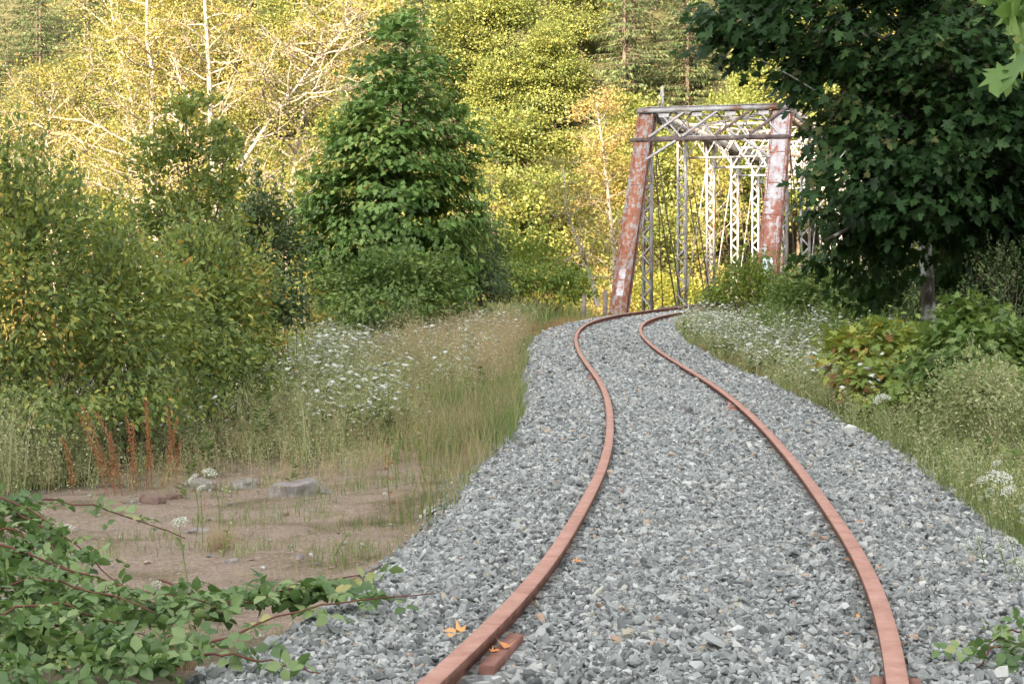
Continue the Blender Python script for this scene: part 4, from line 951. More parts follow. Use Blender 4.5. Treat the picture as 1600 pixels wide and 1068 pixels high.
# ------------------------------------------------------------------ grasses and weeds
def blades(rr, X, Y, h, w, bend, rnd, z=None):
    n = len(X); z = gheight(X, Y) - .02 if z is None else z; a = rr.uniform(0, 6.28, n); b = rr.uniform(0, 6.28, n)
    sd_ = np.stack([np.cos(a), np.sin(a), a * 0], -1) * (w / 2)[:, None] if np.ndim(w) else np.stack([np.cos(a), np.sin(a), a * 0], -1) * w / 2
    ln = np.stack([np.cos(b), np.sin(b), b * 0], -1) * (bend * rr.uniform(.2, 1, n) * h)[:, None]
    B = np.stack([X, Y, z], -1); m = B + ln * .3 + np.stack([a * 0, a * 0, h * .55], -1); t = B + ln + np.stack([a * 0, a * 0, h * rr.uniform(.8, 1, n)], -1)
    V = np.stack([B - sd_, B + sd_, m + sd_ * .8, m - sd_ * .8, t], 1).reshape(-1, 3); k = (np.arange(n) * 5)[:, None, None]
    F = (np.array([(0,1,2),(0,2,3),(3,2,4)])[None] + k).reshape(-1, 3)
    return V, F, np.repeat(rnd, 5), t, B, m
def region(rr, n, y0, y1, fn, pw=1.0):
    """n random points with side distance window fn(Y) -> (u0, u1); nearer rows get more"""
    y = y0 + (y1 - y0) * rr.random(n) ** pw + rr.normal(0, .035, n) * (y0 + 6); u0, u1 = fn(y)
    f = rr.random(n); f = np.where(np.abs(u0) > np.abs(u1), 1 - f ** 1.5, f ** 1.5); jit = rr.normal(0, .18, n) * (np.abs(u1 - u0) > 1.2); u = u0 + (u1 - u0) * f + jit
    u = np.where((u0 + u1) < 0, np.minimum(u, -bed_edge(y, -1) + .12), np.maximum(u, bed_edge(y, 1) - .12)); k = 1 / np.sqrt(1 + tD(y) ** 2)
    return tX(y) + u * k, y - u * k * tD(y)
def clump(x, y, s, th, seed): return vnoise(x, y, s, seed) > th
EL = lambda y: -bed_edge(y, -1); ER = lambda y: bed_edge(y, 1)

def stuff_leafgrass(name, label, cat, mat, parts):
    V, F, A, n = [], [], [], 0
    for v, f, a in parts: V.append(v); F.append(f + n); A.append(a); n += len(v)
    o = link(name, mesh_tris(name, np.concatenate(V), np.concatenate(F), mat, np.concatenate(A))); tag(o, label, cat, kind='stuff'); return o
rr = np.random.default_rng(80)
def grass_part(n, y0, y1, fn, h, w, bend=.5, seed=0, s=.8, th=.3, pw=1.3, lo=0., hi=1., zone=None):
    X, Y = region(rr, n, y0, y1, fn, pw); k = clump(X, Y, s, th, seed)
    if zone is not None: k &= veg_zone(X, Y) > zone
    X, Y = X[k], Y[k]; m = len(X); hh = h * rr.uniform(.5, 1.15, m) * (.6 + .8 * vnoise(X, Y, .9, seed + 3)); return blades(rr, X, Y, hh, w, bend, np.clip(lo + (hi - lo) * rr.random(m), 0, 1))[:3]
LF = lambda a, b_: (lambda y: (EL(y) - a, EL(y) - b_)); RF = lambda a, b_: (lambda y: (ER(y) + a, ER(y) + b_))
parts = [
 grass_part(12000, 10.5, 24, RF(-.02, 1.8), .20, .006, seed=1, th=.30, hi=.95),
 grass_part(12000, 9, 30, RF(.2, 4.5), .38, .008, seed=2, th=.2, hi=.85),
 grass_part(15000, 22, 62, RF(.0, 3.2), .36, .011, seed=3, th=.2, lo=.2, hi=1),
 grass_part(18000, 18, 60, LF(6.0, .0), .40, .010, seed=4, th=.25, lo=.15, hi=1, zone=.5),
 grass_part(9000, 17, 36, LF(1.3, -.05), .42, .008, seed=5, th=.34, hi=.8), grass_part(900, 12, 20, LF(.5, -.05), .22, .006, seed=5, th=.5, hi=1),
 grass_part(6000, 10.5, 18, LF(8, 4.3), .42, .008, seed=6, th=.2, lo=.2, hi=1, zone=.3), grass_part(7000, 10, 17, LF(5.0, .5), .15, .005, seed=61, th=.6, lo=.1, hi=.8, s=2.0),
 grass_part(7000, 8.4, 20, LF(4.2, .1), .055, .004, seed=7, th=.55, lo=.2, hi=1, s=1.5),
 grass_part(6000, 44, 62, LF(9, 2), .9, .03, seed=8, th=.1, hi=.9),
 grass_part(5000, 40, 62, RF(2, 8), .9, .03, seed=9, th=.1, hi=.6),
]
stuff_leafgrass('green_grass', 'green grass growing along both edges of the ballast', 'grass', M['grass'], parts)
parts = [
 grass_part(2600, 13, 30, LF(1.0, -.05), .55, .004, seed=11, th=.45, bend=.7),
 grass_part(2600, 26, 42, LF(2.1, .1), .85, .005, seed=12, th=.35, bend=.6),
 grass_part(3000, 17, 30, LF(5, .6), .55, .005, seed=13, th=.5, bend=.7, zone=.5),
 grass_part(2600, 9.5, 17, LF(7.5, 4.8), .6, .004, seed=14, th=.4, bend=.6),
 grass_part(1600, 9, 18, LF(4.6, .3), .22, .003, seed=15, th=.55, s=1.4, bend=.9), grass_part(2400, 17, 29, LF(4.2, .2), .6, .005, seed=18, th=.42, s=.9, bend=.7),
 grass_part(3000, 20, 45, RF(.0, 2.6), .5, .006, seed=16, th=.4, bend=.6),
 grass_part(1500, 10, 20, RF(.4, 3), .35, .004, seed=17, th=.45, bend=.7),
]
stuff_leafgrass('dry_grass', 'straw-coloured dry grass mixed through the verge', 'grass', M['grass_dry'], parts)
parts = [grass_part(1800, 42, 60, LF(1.2, -.05), .35, .012, seed=21, th=.2), grass_part(1500, 24, 44, RF(-.05, .5), .22, .008, seed=22, th=.4), grass_part(700, 15, 30, LF(3.5, .2), .22, .005, seed=23, th=.6, s=1.4)]
stuff_leafgrass('red_grass', 'reddish-brown dry stalks at the ballast edges', 'grass', M['grass_red'], parts)

# airy seeding weeds: thin stalks with sprays of tiny bits
def airy(seed, name, label, cat, mat, X, Y, h, nb, bit, wid=.4, stalk=.004, lo=0, hi=1, up0=.35):
    rr = np.random.default_rng(seed); n = len(X); hh = h * rr.uniform(.6, 1.15, n); V, F, A, t, B, m = blades(rr, X, Y, hh, stalk * np.ones(n) * 1.5, .35, np.clip(lo + (hi - lo) * rr.random(n), 0, 1))
    lv = Leaves(); lv.V.append(V); lv.F.append(F); lv.A.append(A); lv.n = len(V)
    f = rr.uniform(up0, 1, (n, nb)); P = B[:, None] * (1 - f[..., None]) + t[:, None] * f[..., None]; P = P + rr.normal(size=P.shape) * (wid * hh * .22)[:, None, None] * (1.25 - f[..., None]); P = P.reshape(-1, 3)
    N = len(P); lv.add(T_DIA, F_DIA, P, bit * rr.uniform(.6, 1.5, N), rr.normal(size=(N, 3)) + UPV * .5, rr.normal(size=(N, 3)) + UPV, np.clip(lo + (hi - lo) * rr.random(N), 0, 1))
    # side twigs
    nt = 5; f = rr.uniform(up0, .9, (n, nt)); b = (B[:, None] * (1 - f[..., None]) + t[:, None] * f[..., None]).reshape(-1, 3); e = b + rr.normal(size=b.shape) * np.repeat(hh, nt)[:, None] * .10 * wid * 2 + UPV * np.repeat(hh, nt)[:, None] * .12
    sdv = norm(rr.normal(size=b.shape)) * stalk * .5; V = np.stack([b - sdv, b + sdv, e], 1).reshape(-1, 3); F = np.arange(len(V)).reshape(-1, 3)
    lv.V.append(V); lv.F.append(F + lv.n); lv.A.append(np.full(len(V), .5)); lv.n += len(V)
    o = lv.build(name, mat); tag(o, label, cat, kind='stuff'); return o
rr = np.random.default_rng(90)
def reg(n, y0, y1, fn, s=1, th=.3, seed=0, pw=1.2, zone=None):
    X, Y = region(rr, n, y0, y1, fn, pw); k = clump(X, Y, s, th, seed)
    if zone is not None: k &= veg_zone(X, Y) > zone
    return X[k], Y[k]
X, Y = reg(760, 25.5, 41, LF(2.4, .2), .6, .2, 31); airy(91, 'seeding_grass', 'cloud of pale beige seeding grass left of the track before the bend', 'grass', M['grass_dry'], X, Y, 1.15, 46, .026, .8, .003, up0=.25)
X, Y = reg(2300, 11.5, 18, LF(9.0, 4.2), 1, .08, 32); airy(92, 'tall_weeds', 'tall grey-green seeding weeds below the left thicket', 'weeds', M['weed'], X, Y, .95, 38, .022, .8, up0=.12)
X, Y = reg(1200, 15.2, 22, LF(6.0, 1.4), 1.1, .36, 45); k_ = Y > 13.6; X, Y = X[k_], Y[k_]; airy(100, 'yard_weeds', 'mixed green and straw weeds spreading onto the bare dirt', 'weeds', M['weed'], X, Y, .38, 34, .018, .8, up0=.05)
X, Y = reg(2900, 15, 40, LF(6.0, .5), 1, .10, 33, zone=.4); airy(93, 'meadow_weeds', 'feathery green stems and leaves of the flower meadow', 'weeds', M['weed'], X, Y, .88, 28, .026, .5, up0=.1)
X, Y = reg(1100, 21, 50, RF(.1, 3.2), 1, .12, 34); airy(94, 'verge_weeds', 'feathery green stems of the right-hand flowery bank', 'weeds', M['weed'], X, Y, .65, 26, .032, .5, up0=.1)
X, Y = reg(1300, 10.5, 22, RF(.1, 4.6), 1, .2, 35); airy(95, 'bank_weeds', 'fine grey-green weeds on the near right bank', 'weeds', M['weed'], X, Y, .48, 46, .020, .8, up0=.05)
X, Y = reg(420, 13, 21, RF(1.2, 4.6), 1, .25, 38); airy(98, 'pale_stalk_weeds', 'tall pale stalks in front of the young maples', 'weeds', M['weed'], X, Y, .85, 40, .020, .7, up0=.15)
X, Y = reg(300, 17.5, 24, RF(1.0, 3.4), 1, .2, 39); airy(102, 'broad_weeds', 'low broad-leaved green plants in the verge before the young maples', 'weeds', M['shrub_green'], *reg(420, 12, 22, RF(.5, 4.4), .9, .45, 52), .34, 26, .060, 1.1, up0=.05); airy(103, 'seeding_verge', 'straw-coloured seeding stalks on the near right bank', 'weeds', M['grass_dry'], *reg(260, 12, 24, RF(.2, 4.2), .9, .4, 53), .62, 26, .014, .6); airy(99, 'leafy_weeds', 'low yellowish leafy weeds round the yellow maple', 'weeds', M['maple_yellow'], X, Y, .5, 30, .05, .9, up0=.05, hi=.75)
X, Y = reg(260, 24, 36, RF(2, 5), 1, .2, 36); airy(96, 'bank_brush', 'green leafy undergrowth in front of the dark bushes', 'weeds', M['shrub_green'], X, Y, .8, 40, .06, .9, up0=.05)
X, Y = reg(1000, 14.6, 27, LF(5.8, 1.0), 1.3, .40, 37); k_ = Y > 13.4; X, Y = X[k_], Y[k_]; airy(97, 'pink_dry_weeds', 'pinkish dry twiggy weeds between dirt and meadow', 'weeds', M['grass_dry'], X, Y, .42, 30, .014, .6)

# white lacy wildflowers -------------------------------------------------
def flower_meshes(seed, h=.9):
    rr = np.random.default_rng(seed); st = MB(); top = np.array([rr.normal(0, .10), rr.normal(0, .10), h]); P = bez((0, 0, -.03), top, rr, 0, 6); st.tube(P, np.linspace(.005, .002, 6), 3)
    heads = [(top, .055)]
    for k in range(rr.integers(2, 5)):
        f = rr.uniform(.35, .8); b = path_at(P, np.array([f]))[0]; e = b + np.array([rr.normal(0, .11), rr.normal(0, .11), h * rr.uniform(.18, .36)]); st.tube(bez(b, e, rr, -.05, 4), [.003, .0025, .002, .002], 3); heads.append((e, rr.uniform(.028, .05)))
    lf = Leaves(); n = 16; f = rr.uniform(0, .6, n); b = path_at(P, f); lf.add(T_DIA, F_DIA, b + rr.normal(size=(n, 3)) * .02, np.full(n, .10), np.c_[rr.normal(size=(n, 2)), rr.uniform(-.2, .6, n)], rr.normal(size=(n, 3)) * .4 + UPV, rr.random(n))
    st.add(np.concatenate(lf.V), np.concatenate(lf.F), .6)
    hs_ = []
    for c, r in heads:
        mb = MB(); tilt = norm(UPV + rr.normal(size=3) * np.array([.35, .35, 0])); x = norm(np.cross(tilt, (1, .2, 0))); y = np.cross(tilt, x); k_ = 9
        if rr.random() < .25: # closed nest
            ring = [c + x * math.cos(a) * r * .5 + y * math.sin(a) * r * .5 + tilt * r * .7 for a in np.arange(k_) * 6.283 / k_]; mb.add(np.array([c] + ring + [c + tilt * r * 1.0]), [(0, 1 + (j + 1) % k_, 1 + j) for j in range(k_)] + [(k_ + 1, 1 + j, 1 + (j + 1) % k_) for j in range(k_)], rr.uniform(0, .3))
        else:
            ring = [c + (x * math.cos(a) + y * math.sin(a)) * r * rr.uniform(.8, 1.15) + tilt * r * .16 * rr.uniform(.5, 1.3) for a in np.arange(k_) * 6.283 / k_]
            mb.add(np.array([c - tilt * r * .25] + ring + [c + tilt * r * .32]), [(0, 1 + (j + 1) % k_, 1 + j) for j in range(k_)] + [(k_ + 1, 1 + j, 1 + (j + 1) % k_) for j in range(k_)], rr.uniform(.3, 1, k_ + 2))
        hs_.append(mb)
    return st, hs_
fl = [flower_meshes(400 + i, h) for i, h in enumerate((.95, .85, .75, 1.0, .65, .8))]
fl_one = []   # joined data for small distant plants
for st, hs_ in fl:
    V1, F1, A1 = np.concatenate(st.V), np.concatenate(st.F), np.concatenate(st.A); mb = MB()
    for q in hs_: mb.add(np.concatenate(q.V), np.concatenate(q.F), np.concatenate(q.A))
    V2, F2, A2 = np.concatenate(mb.V), np.concatenate(mb.F), np.concatenate(mb.A)
    me = mesh_tris('wildflower', np.vstack([V1, V2]), np.vstack([F1, F2 + len(V1)]), M['stem_green'], np.r_[A1, A2]); me.materials.append(M['white_flower'])
    mi = np.r_[np.zeros(len(F1), np.int32), np.ones(len(F2), np.int32)]; me.polygons.foreach_set('material_index', mi); fl_one.append((me, V1, F1, A1, V2, F2, A2))
rr = np.random.default_rng(95)
def place_flowers(X, Y, n_parts, n_single, label, group, name, stufflabel, hs_scale=1.0):
    order = np.argsort(Y); X, Y = X[order], Y[order]; Z = gheight(X, Y); S_, SF, SA, sn = [], [], [], 0; W_, WF, WA, wn_ = [], [], [], 0
    pr = {}
    for i, (x, y, z) in enumerate(zip(X, Y, Z)):
        k = int(rr.integers(len(fl))); rz = rr.uniform(0, 6.28); s = rr.uniform(.7, 1.1) * hs_scale
        if i < n_parts:
            if k not in pr:
                t = empty('wildflower', (x, y, z), rz); tag(t, label, 'flower', group); fl[k][0].build('stem', M['stem_green'], t); [q.build('flower_head', M['white_flower'], t) for q in fl[k][1]]; pr[k] = t; t.scale = (s,) * 3
            else: copy_thing(pr[k], (x, y, z), rz, s, label, group)
        elif i < n_parts + n_single:
            o = link('wildflower', fl_one[k][0], None, (x, y, z)); o.rotation_euler = (0, 0, rz); o.scale = (s,) * 3; tag(o, label, 'flower', group)
        else:
            c_, s_ = math.cos(rz) * s, math.sin(rz) * s; Rm = np.array([[c_, -s_, 0], [s_, c_, 0], [0, 0, s]]).T; _, V1, F1, A1, V2, F2, A2 = fl_one[k]
            S_.append(V1 @ Rm + (x, y, z)); SF.append(F1 + sn); SA.append(A1); sn += len(V1); W_.append(V2 @ Rm + (x, y, z)); WF.append(F2 + wn_); WA.append(A2); wn_ += len(V2)
    if S_:
        V = np.vstack(S_ + W_); F = np.vstack(SF + [f + sn for f in WF]); me = mesh_tris(name, V, F, M['stem_green'], np.concatenate(SA + WA)); me.materials.append(M['white_flower'])
        me.polygons.foreach_set('material_index', np.r_[np.zeros(sum(map(len, SF)), np.int32), np.ones(sum(map(len, WF)), np.int32)]); o = link(name, me); tag(o, stufflabel, 'flowers', kind='stuff')
X, Y = reg(1900, 16.5, 44, LF(6.0, .6), .8, .30, 41, pw=1.0, zone=.4)
place_flowers(X, Y, 40, 110, 'white lacy wildflower on a thin stem in the meadow left of the track', 'white wildflowers in the left meadow', 'wildflower_meadow', 'mass of small white wildflowers in the left meadow', .85)
X, Y = reg(1350, 20, 52, RF(.15, 3.2), .5, .15, 42, pw=1.0)
place_flowers(X, Y, 40, 100, 'white lacy wildflower on the bank right of the track', 'white wildflowers on the right bank', 'wildflower_bank', 'mass of small white wildflowers on the right bank', .78)
def near_umbel(hx, hy, Y, r, lab, buds=0):
    """flower head of many tiny florets on spokes, seen close; its stem runs down to the ground"""
    top = at(hx, hy, Y); bx_ = top[0] + rr.uniform(.02, .10); by_ = Y + rr.uniform(-.05, .12); g0 = np.array([bx_, by_, gz(bx_, by_) - .02])
    t = empty('wildflower', tuple(g0)); tag(t, lab, 'flower'); L = top - g0; st = MB(); P = bez((0, 0, 0), L - np.array([0, 0, r * .5]), rr, .05, 7); st.tube(P, np.linspace(.004, .0022, 7), 4)
    ax = norm(np.array([rr.normal(0, .3), -.45, 1.0])); x = norm(np.cross(ax, (0, 1, .3))); y = np.cross(ax, x); lv = Leaves(); C = []
    for k in range(26):
        q = math.sqrt((k + .5) / 26) * r; a = k * 2.4; c = L + (x * math.cos(a) + y * math.sin(a)) * q - ax * (q * q / r * .25); C.append(c); st.tube([P[-1], c], [.001, .0008], 3)
    C = np.repeat(np.array(C), 9, 0); n = len(C); C = C + rr.normal(size=(n, 3)) * r * .075; lv.add(T_DIA, F_DIA, C, r * .17 * rr.uniform(.7, 1.3, n), rr.normal(size=(n, 3)), ax + rr.normal(size=(n, 3)) * .4, .35 + .65 * rr.random(n))
    st.build('stem', M['stem_green'], t); lv.build('flower_head', M['white_flower'], t)
    for k in range(buds):
        c = L * rr.uniform(.6, .95) + rr.normal(size=3) * np.array([r * 1.3, r, r * .6]); b = MB(); b.tube([path_at(P, np.array([.6]))[0], c], [.002, .0015], 3); bl = Leaves(); n = 70; d = norm(rr.normal(size=(n, 3))); bl.add(T_DIA, F_DIA, c + d * r * .22, np.full(n, r * .22), d + UPV * .5, rr.normal(size=(n, 3)), rr.random(n) * .35); b.build('bud_stalk', M['stem_green'], t); bl.build('flower_bud', M['white_flower'], t)
for a in ((1562, 742, 9.6, .075, 'largest white lacy flower at the right edge, beside the ballast', 2), (1534, 748, 9.5, .035, 'narrow white flower just left of the largest one', 1), (1574, 764, 9.4, .045, 'white flower facing right just under the largest one', 1), (1556, 722, 10, .03, 'small white flower above the largest one', 0),
          (1580, 842, 8.0, .036, 'low white flower cluster leaning over the ballast at the right edge', 3), (1530, 840, 8.1, .03, 'short white flower with round green buds at the ballast edge', 4), (1562, 850, 8.0, .026, 'lowest small white flower on the right ballast shoulder', 3), (1594, 880, 7.8, .03, 'pale greenish flower low at the right border of the photo', 2),
          (1372, 622, 17, .07, 'left of two white blooms alone in dark grass right of the track', 0), (1384, 618, 17, .06, 'right of two white blooms alone in dark grass right of the track', 0), (1290, 572, 20, .07, 'big white bloom in front of the right flower bank', 0),
          (328, 736, 12.5, .055, 'white flat-topped flower on a tall stem beside the broken rocks', 0), (300, 745, 12.2, .045, 'white flower left of the flat-topped one by the rocks', 0), (313, 760, 12, .035, 'small white flower low between the rocks and weeds', 0), (280, 812, 9.8, .05, 'white flower on the dirt near the brambles', 0), (100, 825, 8, .045, 'white flower poking out of the brambles at the left', 0), (5, 836, 7.6, .04, 'white flower cut by the left edge in the brambles', 0), (245, 910, 7.2, .022, 'small white flower in the middle of the brambles', 0), (290, 922, 7.2, .022, 'small flat white flower right of the middle of the brambles', 0)):
    near_umbel(*a)

# rust-brown dock stalks at the left
rr = np.random.default_rng(97)
for i, (px, py, hh, lean) in enumerate(((170, 800, .72, -.26), (182, 800, .80, -.32), (192, 800, .76, -.24), (182, 795, .55, -.05), (200, 795, .62, .04), (228, 790, .82, .02), (238, 790, .86, -.06), (250, 785, .76, .04), (262, 785, .66, .10), (215, 790, .70, -.10), (115, 800, .5, -.1), (275, 780, .45, .05))):
    x, y, z = ground_px(px, py - 25); t = empty('dock_plant', (x, y, z)); t['px'] = px; tag(t, 'x', 'dock plant', 'rust-brown dock stalks')
    P = bez((0, 0, -.03), (lean * 1.0, rr.normal(0, .05), hh), rr, .04, 7); st = MB(); st.tube(P, np.linspace(.006, .002, 7), 4); st.build('stem', M['grass_red'], t)
    lv = Leaves(); n = 420; f = rr.uniform(.25, 1, n); c = path_at(P, f) + rr.normal(size=(n, 3)) * (.022 * (1.15 - f))[:, None]; lv.add(T_DIA, F_DIA, c, .014 * rr.uniform(.6, 1.4, n), rr.normal(size=(n, 3)), rr.normal(size=(n, 3)), rr.random(n)); o = lv.build('seed_heads', M['grass_red'], t)
# tall green milkweed-like plants
def leafy_stalk(px, py, h, label, n=26, ls=.11, mat='shrub_green', nm_='leafy_weed', up=.5):
    x, y, z = ground_px(px, py); t = empty(nm_, (x, y, z)); tag(t, label, 'weed'); P = bez((0, 0, -.03), (rr.normal(0, .05), rr.normal(0, .05), h), rr, .02, 7); st = MB(); st.tube(P, np.linspace(.006, .002, 7), 4); st.build('stem', M['stem_green'], t)
    lv = Leaves(); f = rr.uniform(.1, 1, n); c = path_at(P, f); az = np.arange(n) * 2.4; tip = np.stack([np.cos(az), np.sin(az), np.full(n, up)], -1); lv.add(T_LF, F_LF, c, np.stack([np.full(n, ls * .6), ls * (1.2 - f * .6), np.full(n, ls)], -1), tip, UPV + rr.normal(size=(n, 3)) * .3, rr.random(n)); lv.build('leaves', M[mat], t)
leafy_stalk(418, 700, .62, 'tall bright green leafy stalk before the flower meadow', 34, .13); leafy_stalk(405, 712, .5, 'shorter bright green stalk left of the tall leafy one', 30, .12)
leafy_stalk(325, 742, .42, 'green leafy stalk growing by the rocks', 24, .11); leafy_stalk(290, 780, .36, 'small green weed on the dirt left of the rocks', 18, .10); leafy_stalk(452, 770, .30, 'short green weed just in front of the large rock', 22, .08)
leafy_stalk(612, 800, .50, 'dry reddish weed standing at the ballast edge', 20, .06, 'grass_red'); leafy_stalk(620, 765, .55, 'thin yellow-green weed at the edge of the ballast', 22, .06, 'weed'); leafy_stalk(700, 730, .6, 'dry beige weed beside the ballast', 26, .05, 'grass_dry'); leafy_stalk(668, 755, .45, 'small dry weed on the dirt close to the ballast', 20, .05, 'grass_dry')
leafy_stalk(520, 870, .16, 'tiny yellow-green weed alone on the bare dirt', 12, .06, 'weed'); leafy_stalk(348, 870, .22, 'thin yellowish weed in front of the brambles', 14, .06, 'weed')
leafy_stalk(1440, 640, .9, 'tall pale seeding weed in front of the young maples', 46, .06, 'grass_dry'); leafy_stalk(1450, 600, .95, 'feathery tan weed rising among the young maples', 60, .05, 'grass_dry'); leafy_stalk(1545, 700, .8, 'spindly pale weed at the right edge', 40, .05, 'weed')
leafy_stalk(480, 600, 1.5, 'tall tan feathery weed between the willow and the flower meadow', 70, .09, 'grass_dry'); leafy_stalk(400, 640, 1.0, 'pale weed standing before the left thicket', 50, .07, 'grass_dry')

# ------------------------------------------------------------------ brambles at the lower left
rr = np.random.default_rng(110)
def bramble(name, label, canes, lobes, ncl, seed, size=.050, extra=None):
    rr = np.random.default_rng(seed); base = np.array(canes[0][0][:3] if len(canes[0][0]) == 3 else at(*canes[0][0], 7)); base[2] = gz(base[0], base[1]); t = empty(name, tuple(base)); tag(t, label, 'bramble'); inv = Matrix.Translation(-Vector(base))
    for pts in canes:
        P = np.array([at(a, b_, Y) for a, b_, Y in pts]); P = smooth_path(P, 14); P += rr.normal(size=P.shape) * .006; P[:, 2] = np.maximum(P[:, 2], gheight(P[:, 0], P[:, 1]) + .05); mb = MB(); mb.tube(P, np.linspace(.0055, .0025, 14), 5, a=rr.random()); o = mb.build('cane', M['stem_red'], t, True); o.matrix_parent_inverse = inv
    lv = Leaves(); C = lobe_points(rr, lobes, ncl, .2)
    for pts in canes:
        P = np.array([at(a, b_, Y) for a, b_, Y in pts]); P[:, 2] = np.maximum(P[:, 2], gheight(P[:, 0], P[:, 1]) + .04); C = np.vstack([C, path_at(P, rr.uniform(.1, 1, 14)) + rr.normal(size=(14, 3)) * .025])
    C[:, 2] = np.maximum(C[:, 2], gheight(C[:, 0], C[:, 1]) + rr.uniform(.02, .14, len(C))); C[:, :2] += rr.normal(size=(len(C), 2)) * .04
    # compound leaves: three to five leaflets round one stalk
    k = 4; n = len(C) * k; c = np.repeat(C, k, 0); d0 = norm(np.c_[rr.normal(size=(len(C), 2)), rr.uniform(-.1, .5, len(C))]); ang = np.tile([0, 1.3, -1.3, 3.0], len(C)) + rr.normal(0, .15, n); nr = norm(UPV + rr.normal(size=(len(C), 3)) * .7)
    d = np.repeat(d0, k, 0); nr = np.repeat(nr, k, 0); s_ = np.cross(nr, d); tip = norm(d * np.cos(ang)[:, None] + s_ * np.sin(ang)[:, None] - UPV * .15)
    S_ = size * rr.uniform(.55, 1.45, len(C)); S_ = np.repeat(S_, k) * rr.uniform(.85, 1.1, n); lv.add(T_OVAL, F_OVAL, c + tip * .006, np.stack([S_ * 1.25, S_, S_], -1), tip, nr + rr.normal(size=(n, 3)) * .15, np.clip(np.repeat(rr.random(len(C)), k) * .8 + rr.random(n) * .15, 0, 1))
    o = lv.build('leaves', M['bramble'], t); o.matrix_parent_inverse = inv
    return t
bramble('bramble', 'large bramble thicket with arching red canes at the lower left corner',
  [[(-60, 800, 7.6), (60, 778, 7.8), (150, 790, 7.9), (290, 840, 8.2)], [(-60, 850, 7.2), (20, 820, 7.3), (90, 905, 7.1), (180, 945, 7.2)], [(-40, 870, 7.0), (60, 860, 7.0), (150, 925, 6.8), (280, 955, 6.7)], [(-40, 780, 7.8), (30, 795, 7.8), (80, 840, 7.7)], [(-50, 930, 6.4), (60, 900, 6.5), (170, 930, 6.5), (240, 960, 6.4)], [(20, 1000, 6), (90, 975, 6.1), (160, 1010, 6)], [(-40, 760, 7.6), (60, 800, 7.4), (150, 880, 7.2), (210, 930, 7.0)], [(-20, 840, 6.9), (80, 880, 6.7), (200, 920, 6.7), (330, 940, 6.8)], [(-30, 960, 6.0), (90, 940, 6.1), (190, 975, 6.2)], [(10, 790, 7.7), (70, 825, 7.3), (100, 900, 7.0), (90, 980, 6.4)]],
  lobes_px([(10, 800, 70, 40, 7.6), (40, 870, 110, 50, 7.2), (0, 930, 110, 60, 6.8), (110, 940, 100, 40, 6.6), (60, 1000, 130, 50, 6.0), (220, 960, 80, 40, 6.6), (30, 1060, 160, 40, 5.6), (200, 1020, 90, 40, 5.9)], 7), 720, 111)
bramble('bramble', 'low bramble runners creeping from the thicket onto the gravel',
  [[(240, 1010, 6.1), (330, 1002, 6.1), (420, 968, 6.4), (540, 938, 6.7), (680, 925, 6.8)], [(180, 930, 6.9), (300, 955, 6.7), (420, 930, 7.0), (600, 885, 7.6)], [(300, 1020, 5.9), (380, 1025, 5.85), (500, 1052, 5.7)], [(250, 905, 7.4), (330, 945, 7.1), (470, 925, 7.2)]],
  lobes_px([(300, 950, 70, 34, 6.8), (380, 925, 80, 24, 7.1), (460, 925, 70, 22, 7.1), (520, 920, 50, 14, 7.1), (300, 1010, 60, 26, 6.0), (240, 1040, 60, 26, 5.8), (560, 925, 50, 8, 7.0)], 7), 170, 112)
bramble('bramble', 'small bramble sprig reaching over the gravel at the bottom right corner', [[(1660, 1000, 6.1), (1590, 1005, 6.0), (1550, 1015, 6.0), (1500, 1060, 5.9)], [(1650, 990, 6.2), (1580, 985, 6.1), (1540, 1010, 6.1)]],
  lobes_px([(1590, 1010, 40, 16, 6.05)], 6), 10, 113, .04)
# straw tuft in front of the brambles
for nm_, lab, px, py, n, h_, mat in (('grass_tuft', 'pale tuft of dry grass in the brambles at the lower left', 95, 1040, 220, .26, 'weed'), ('grass_tuft', 'seeding yellowish grass tuft at the bottom edge beside the gravel', 275, 1045, 300, .28, 'grass_dry'), ('grass_tuft', 'flattened straw tuft on the dirt in front of the brambles', 345, 860, 260, .22, 'grass_dry'), ('grass_tuft', 'thin dry tuft on the dirt just right of the flattened straw', 385, 868, 70, .16, 'weed')):
    x, y, z = ground_px(px, py); X = x + rr.normal(0, .05, n); Y = y + rr.normal(0, .05, n); V, F, A = blades(rr, X, Y, h_ * rr.uniform(.5, 1.2, n), .003, .8, rr.random(n))[:3]; o = link(nm_, mesh_tris(nm_, V, F, M[mat], A)); tag(o, lab, 'grass tuft')

# ------------------------------------------------------------------ rocks, sticks, fallen leaves, posts
def boulder(px, py, wpx, asp, label, mat='rock', seed=1, cat='rock'):
    x, y, z = ground_px(px, py); w = wpx / 2600 * y; bm = bmesh.new(); bmesh.ops.create_icosphere(bm, subdivisions=4, radius=.5)
    for v in bm.verts:
        c = v.co.copy(); q = max(min(c.z, .5), -.5)
        d = 1 + .38 * mnoise(c * 2.6 + Vector((seed * 7.1, 0, 0))) + .20 * abs(mnoise(c * 6.5 + Vector((0, seed * 3.3, 0)))) + .06 * mnoise(c * 17); c = c * d; c = Vector((math.copysign(abs(c.x) ** .85, c.x), c.y, c.z)); c.z = min(c.z, .30 + .1 * c.x); v.co = (c.x * w, c.y * w * .75, c.z * w * asp * 2)
    me = bpy.data.meshes.new('rock'); bm.to_mesh(me); bm.free(); me.materials.append(M[mat]); [setattr(p, 'use_smooth', True) for p in me.polygons]; o = link('rock', me, None, (x, y, z + w * asp * .05)); o.rotation_euler = (0, 0, seed * .7); tag(o, label, cat)
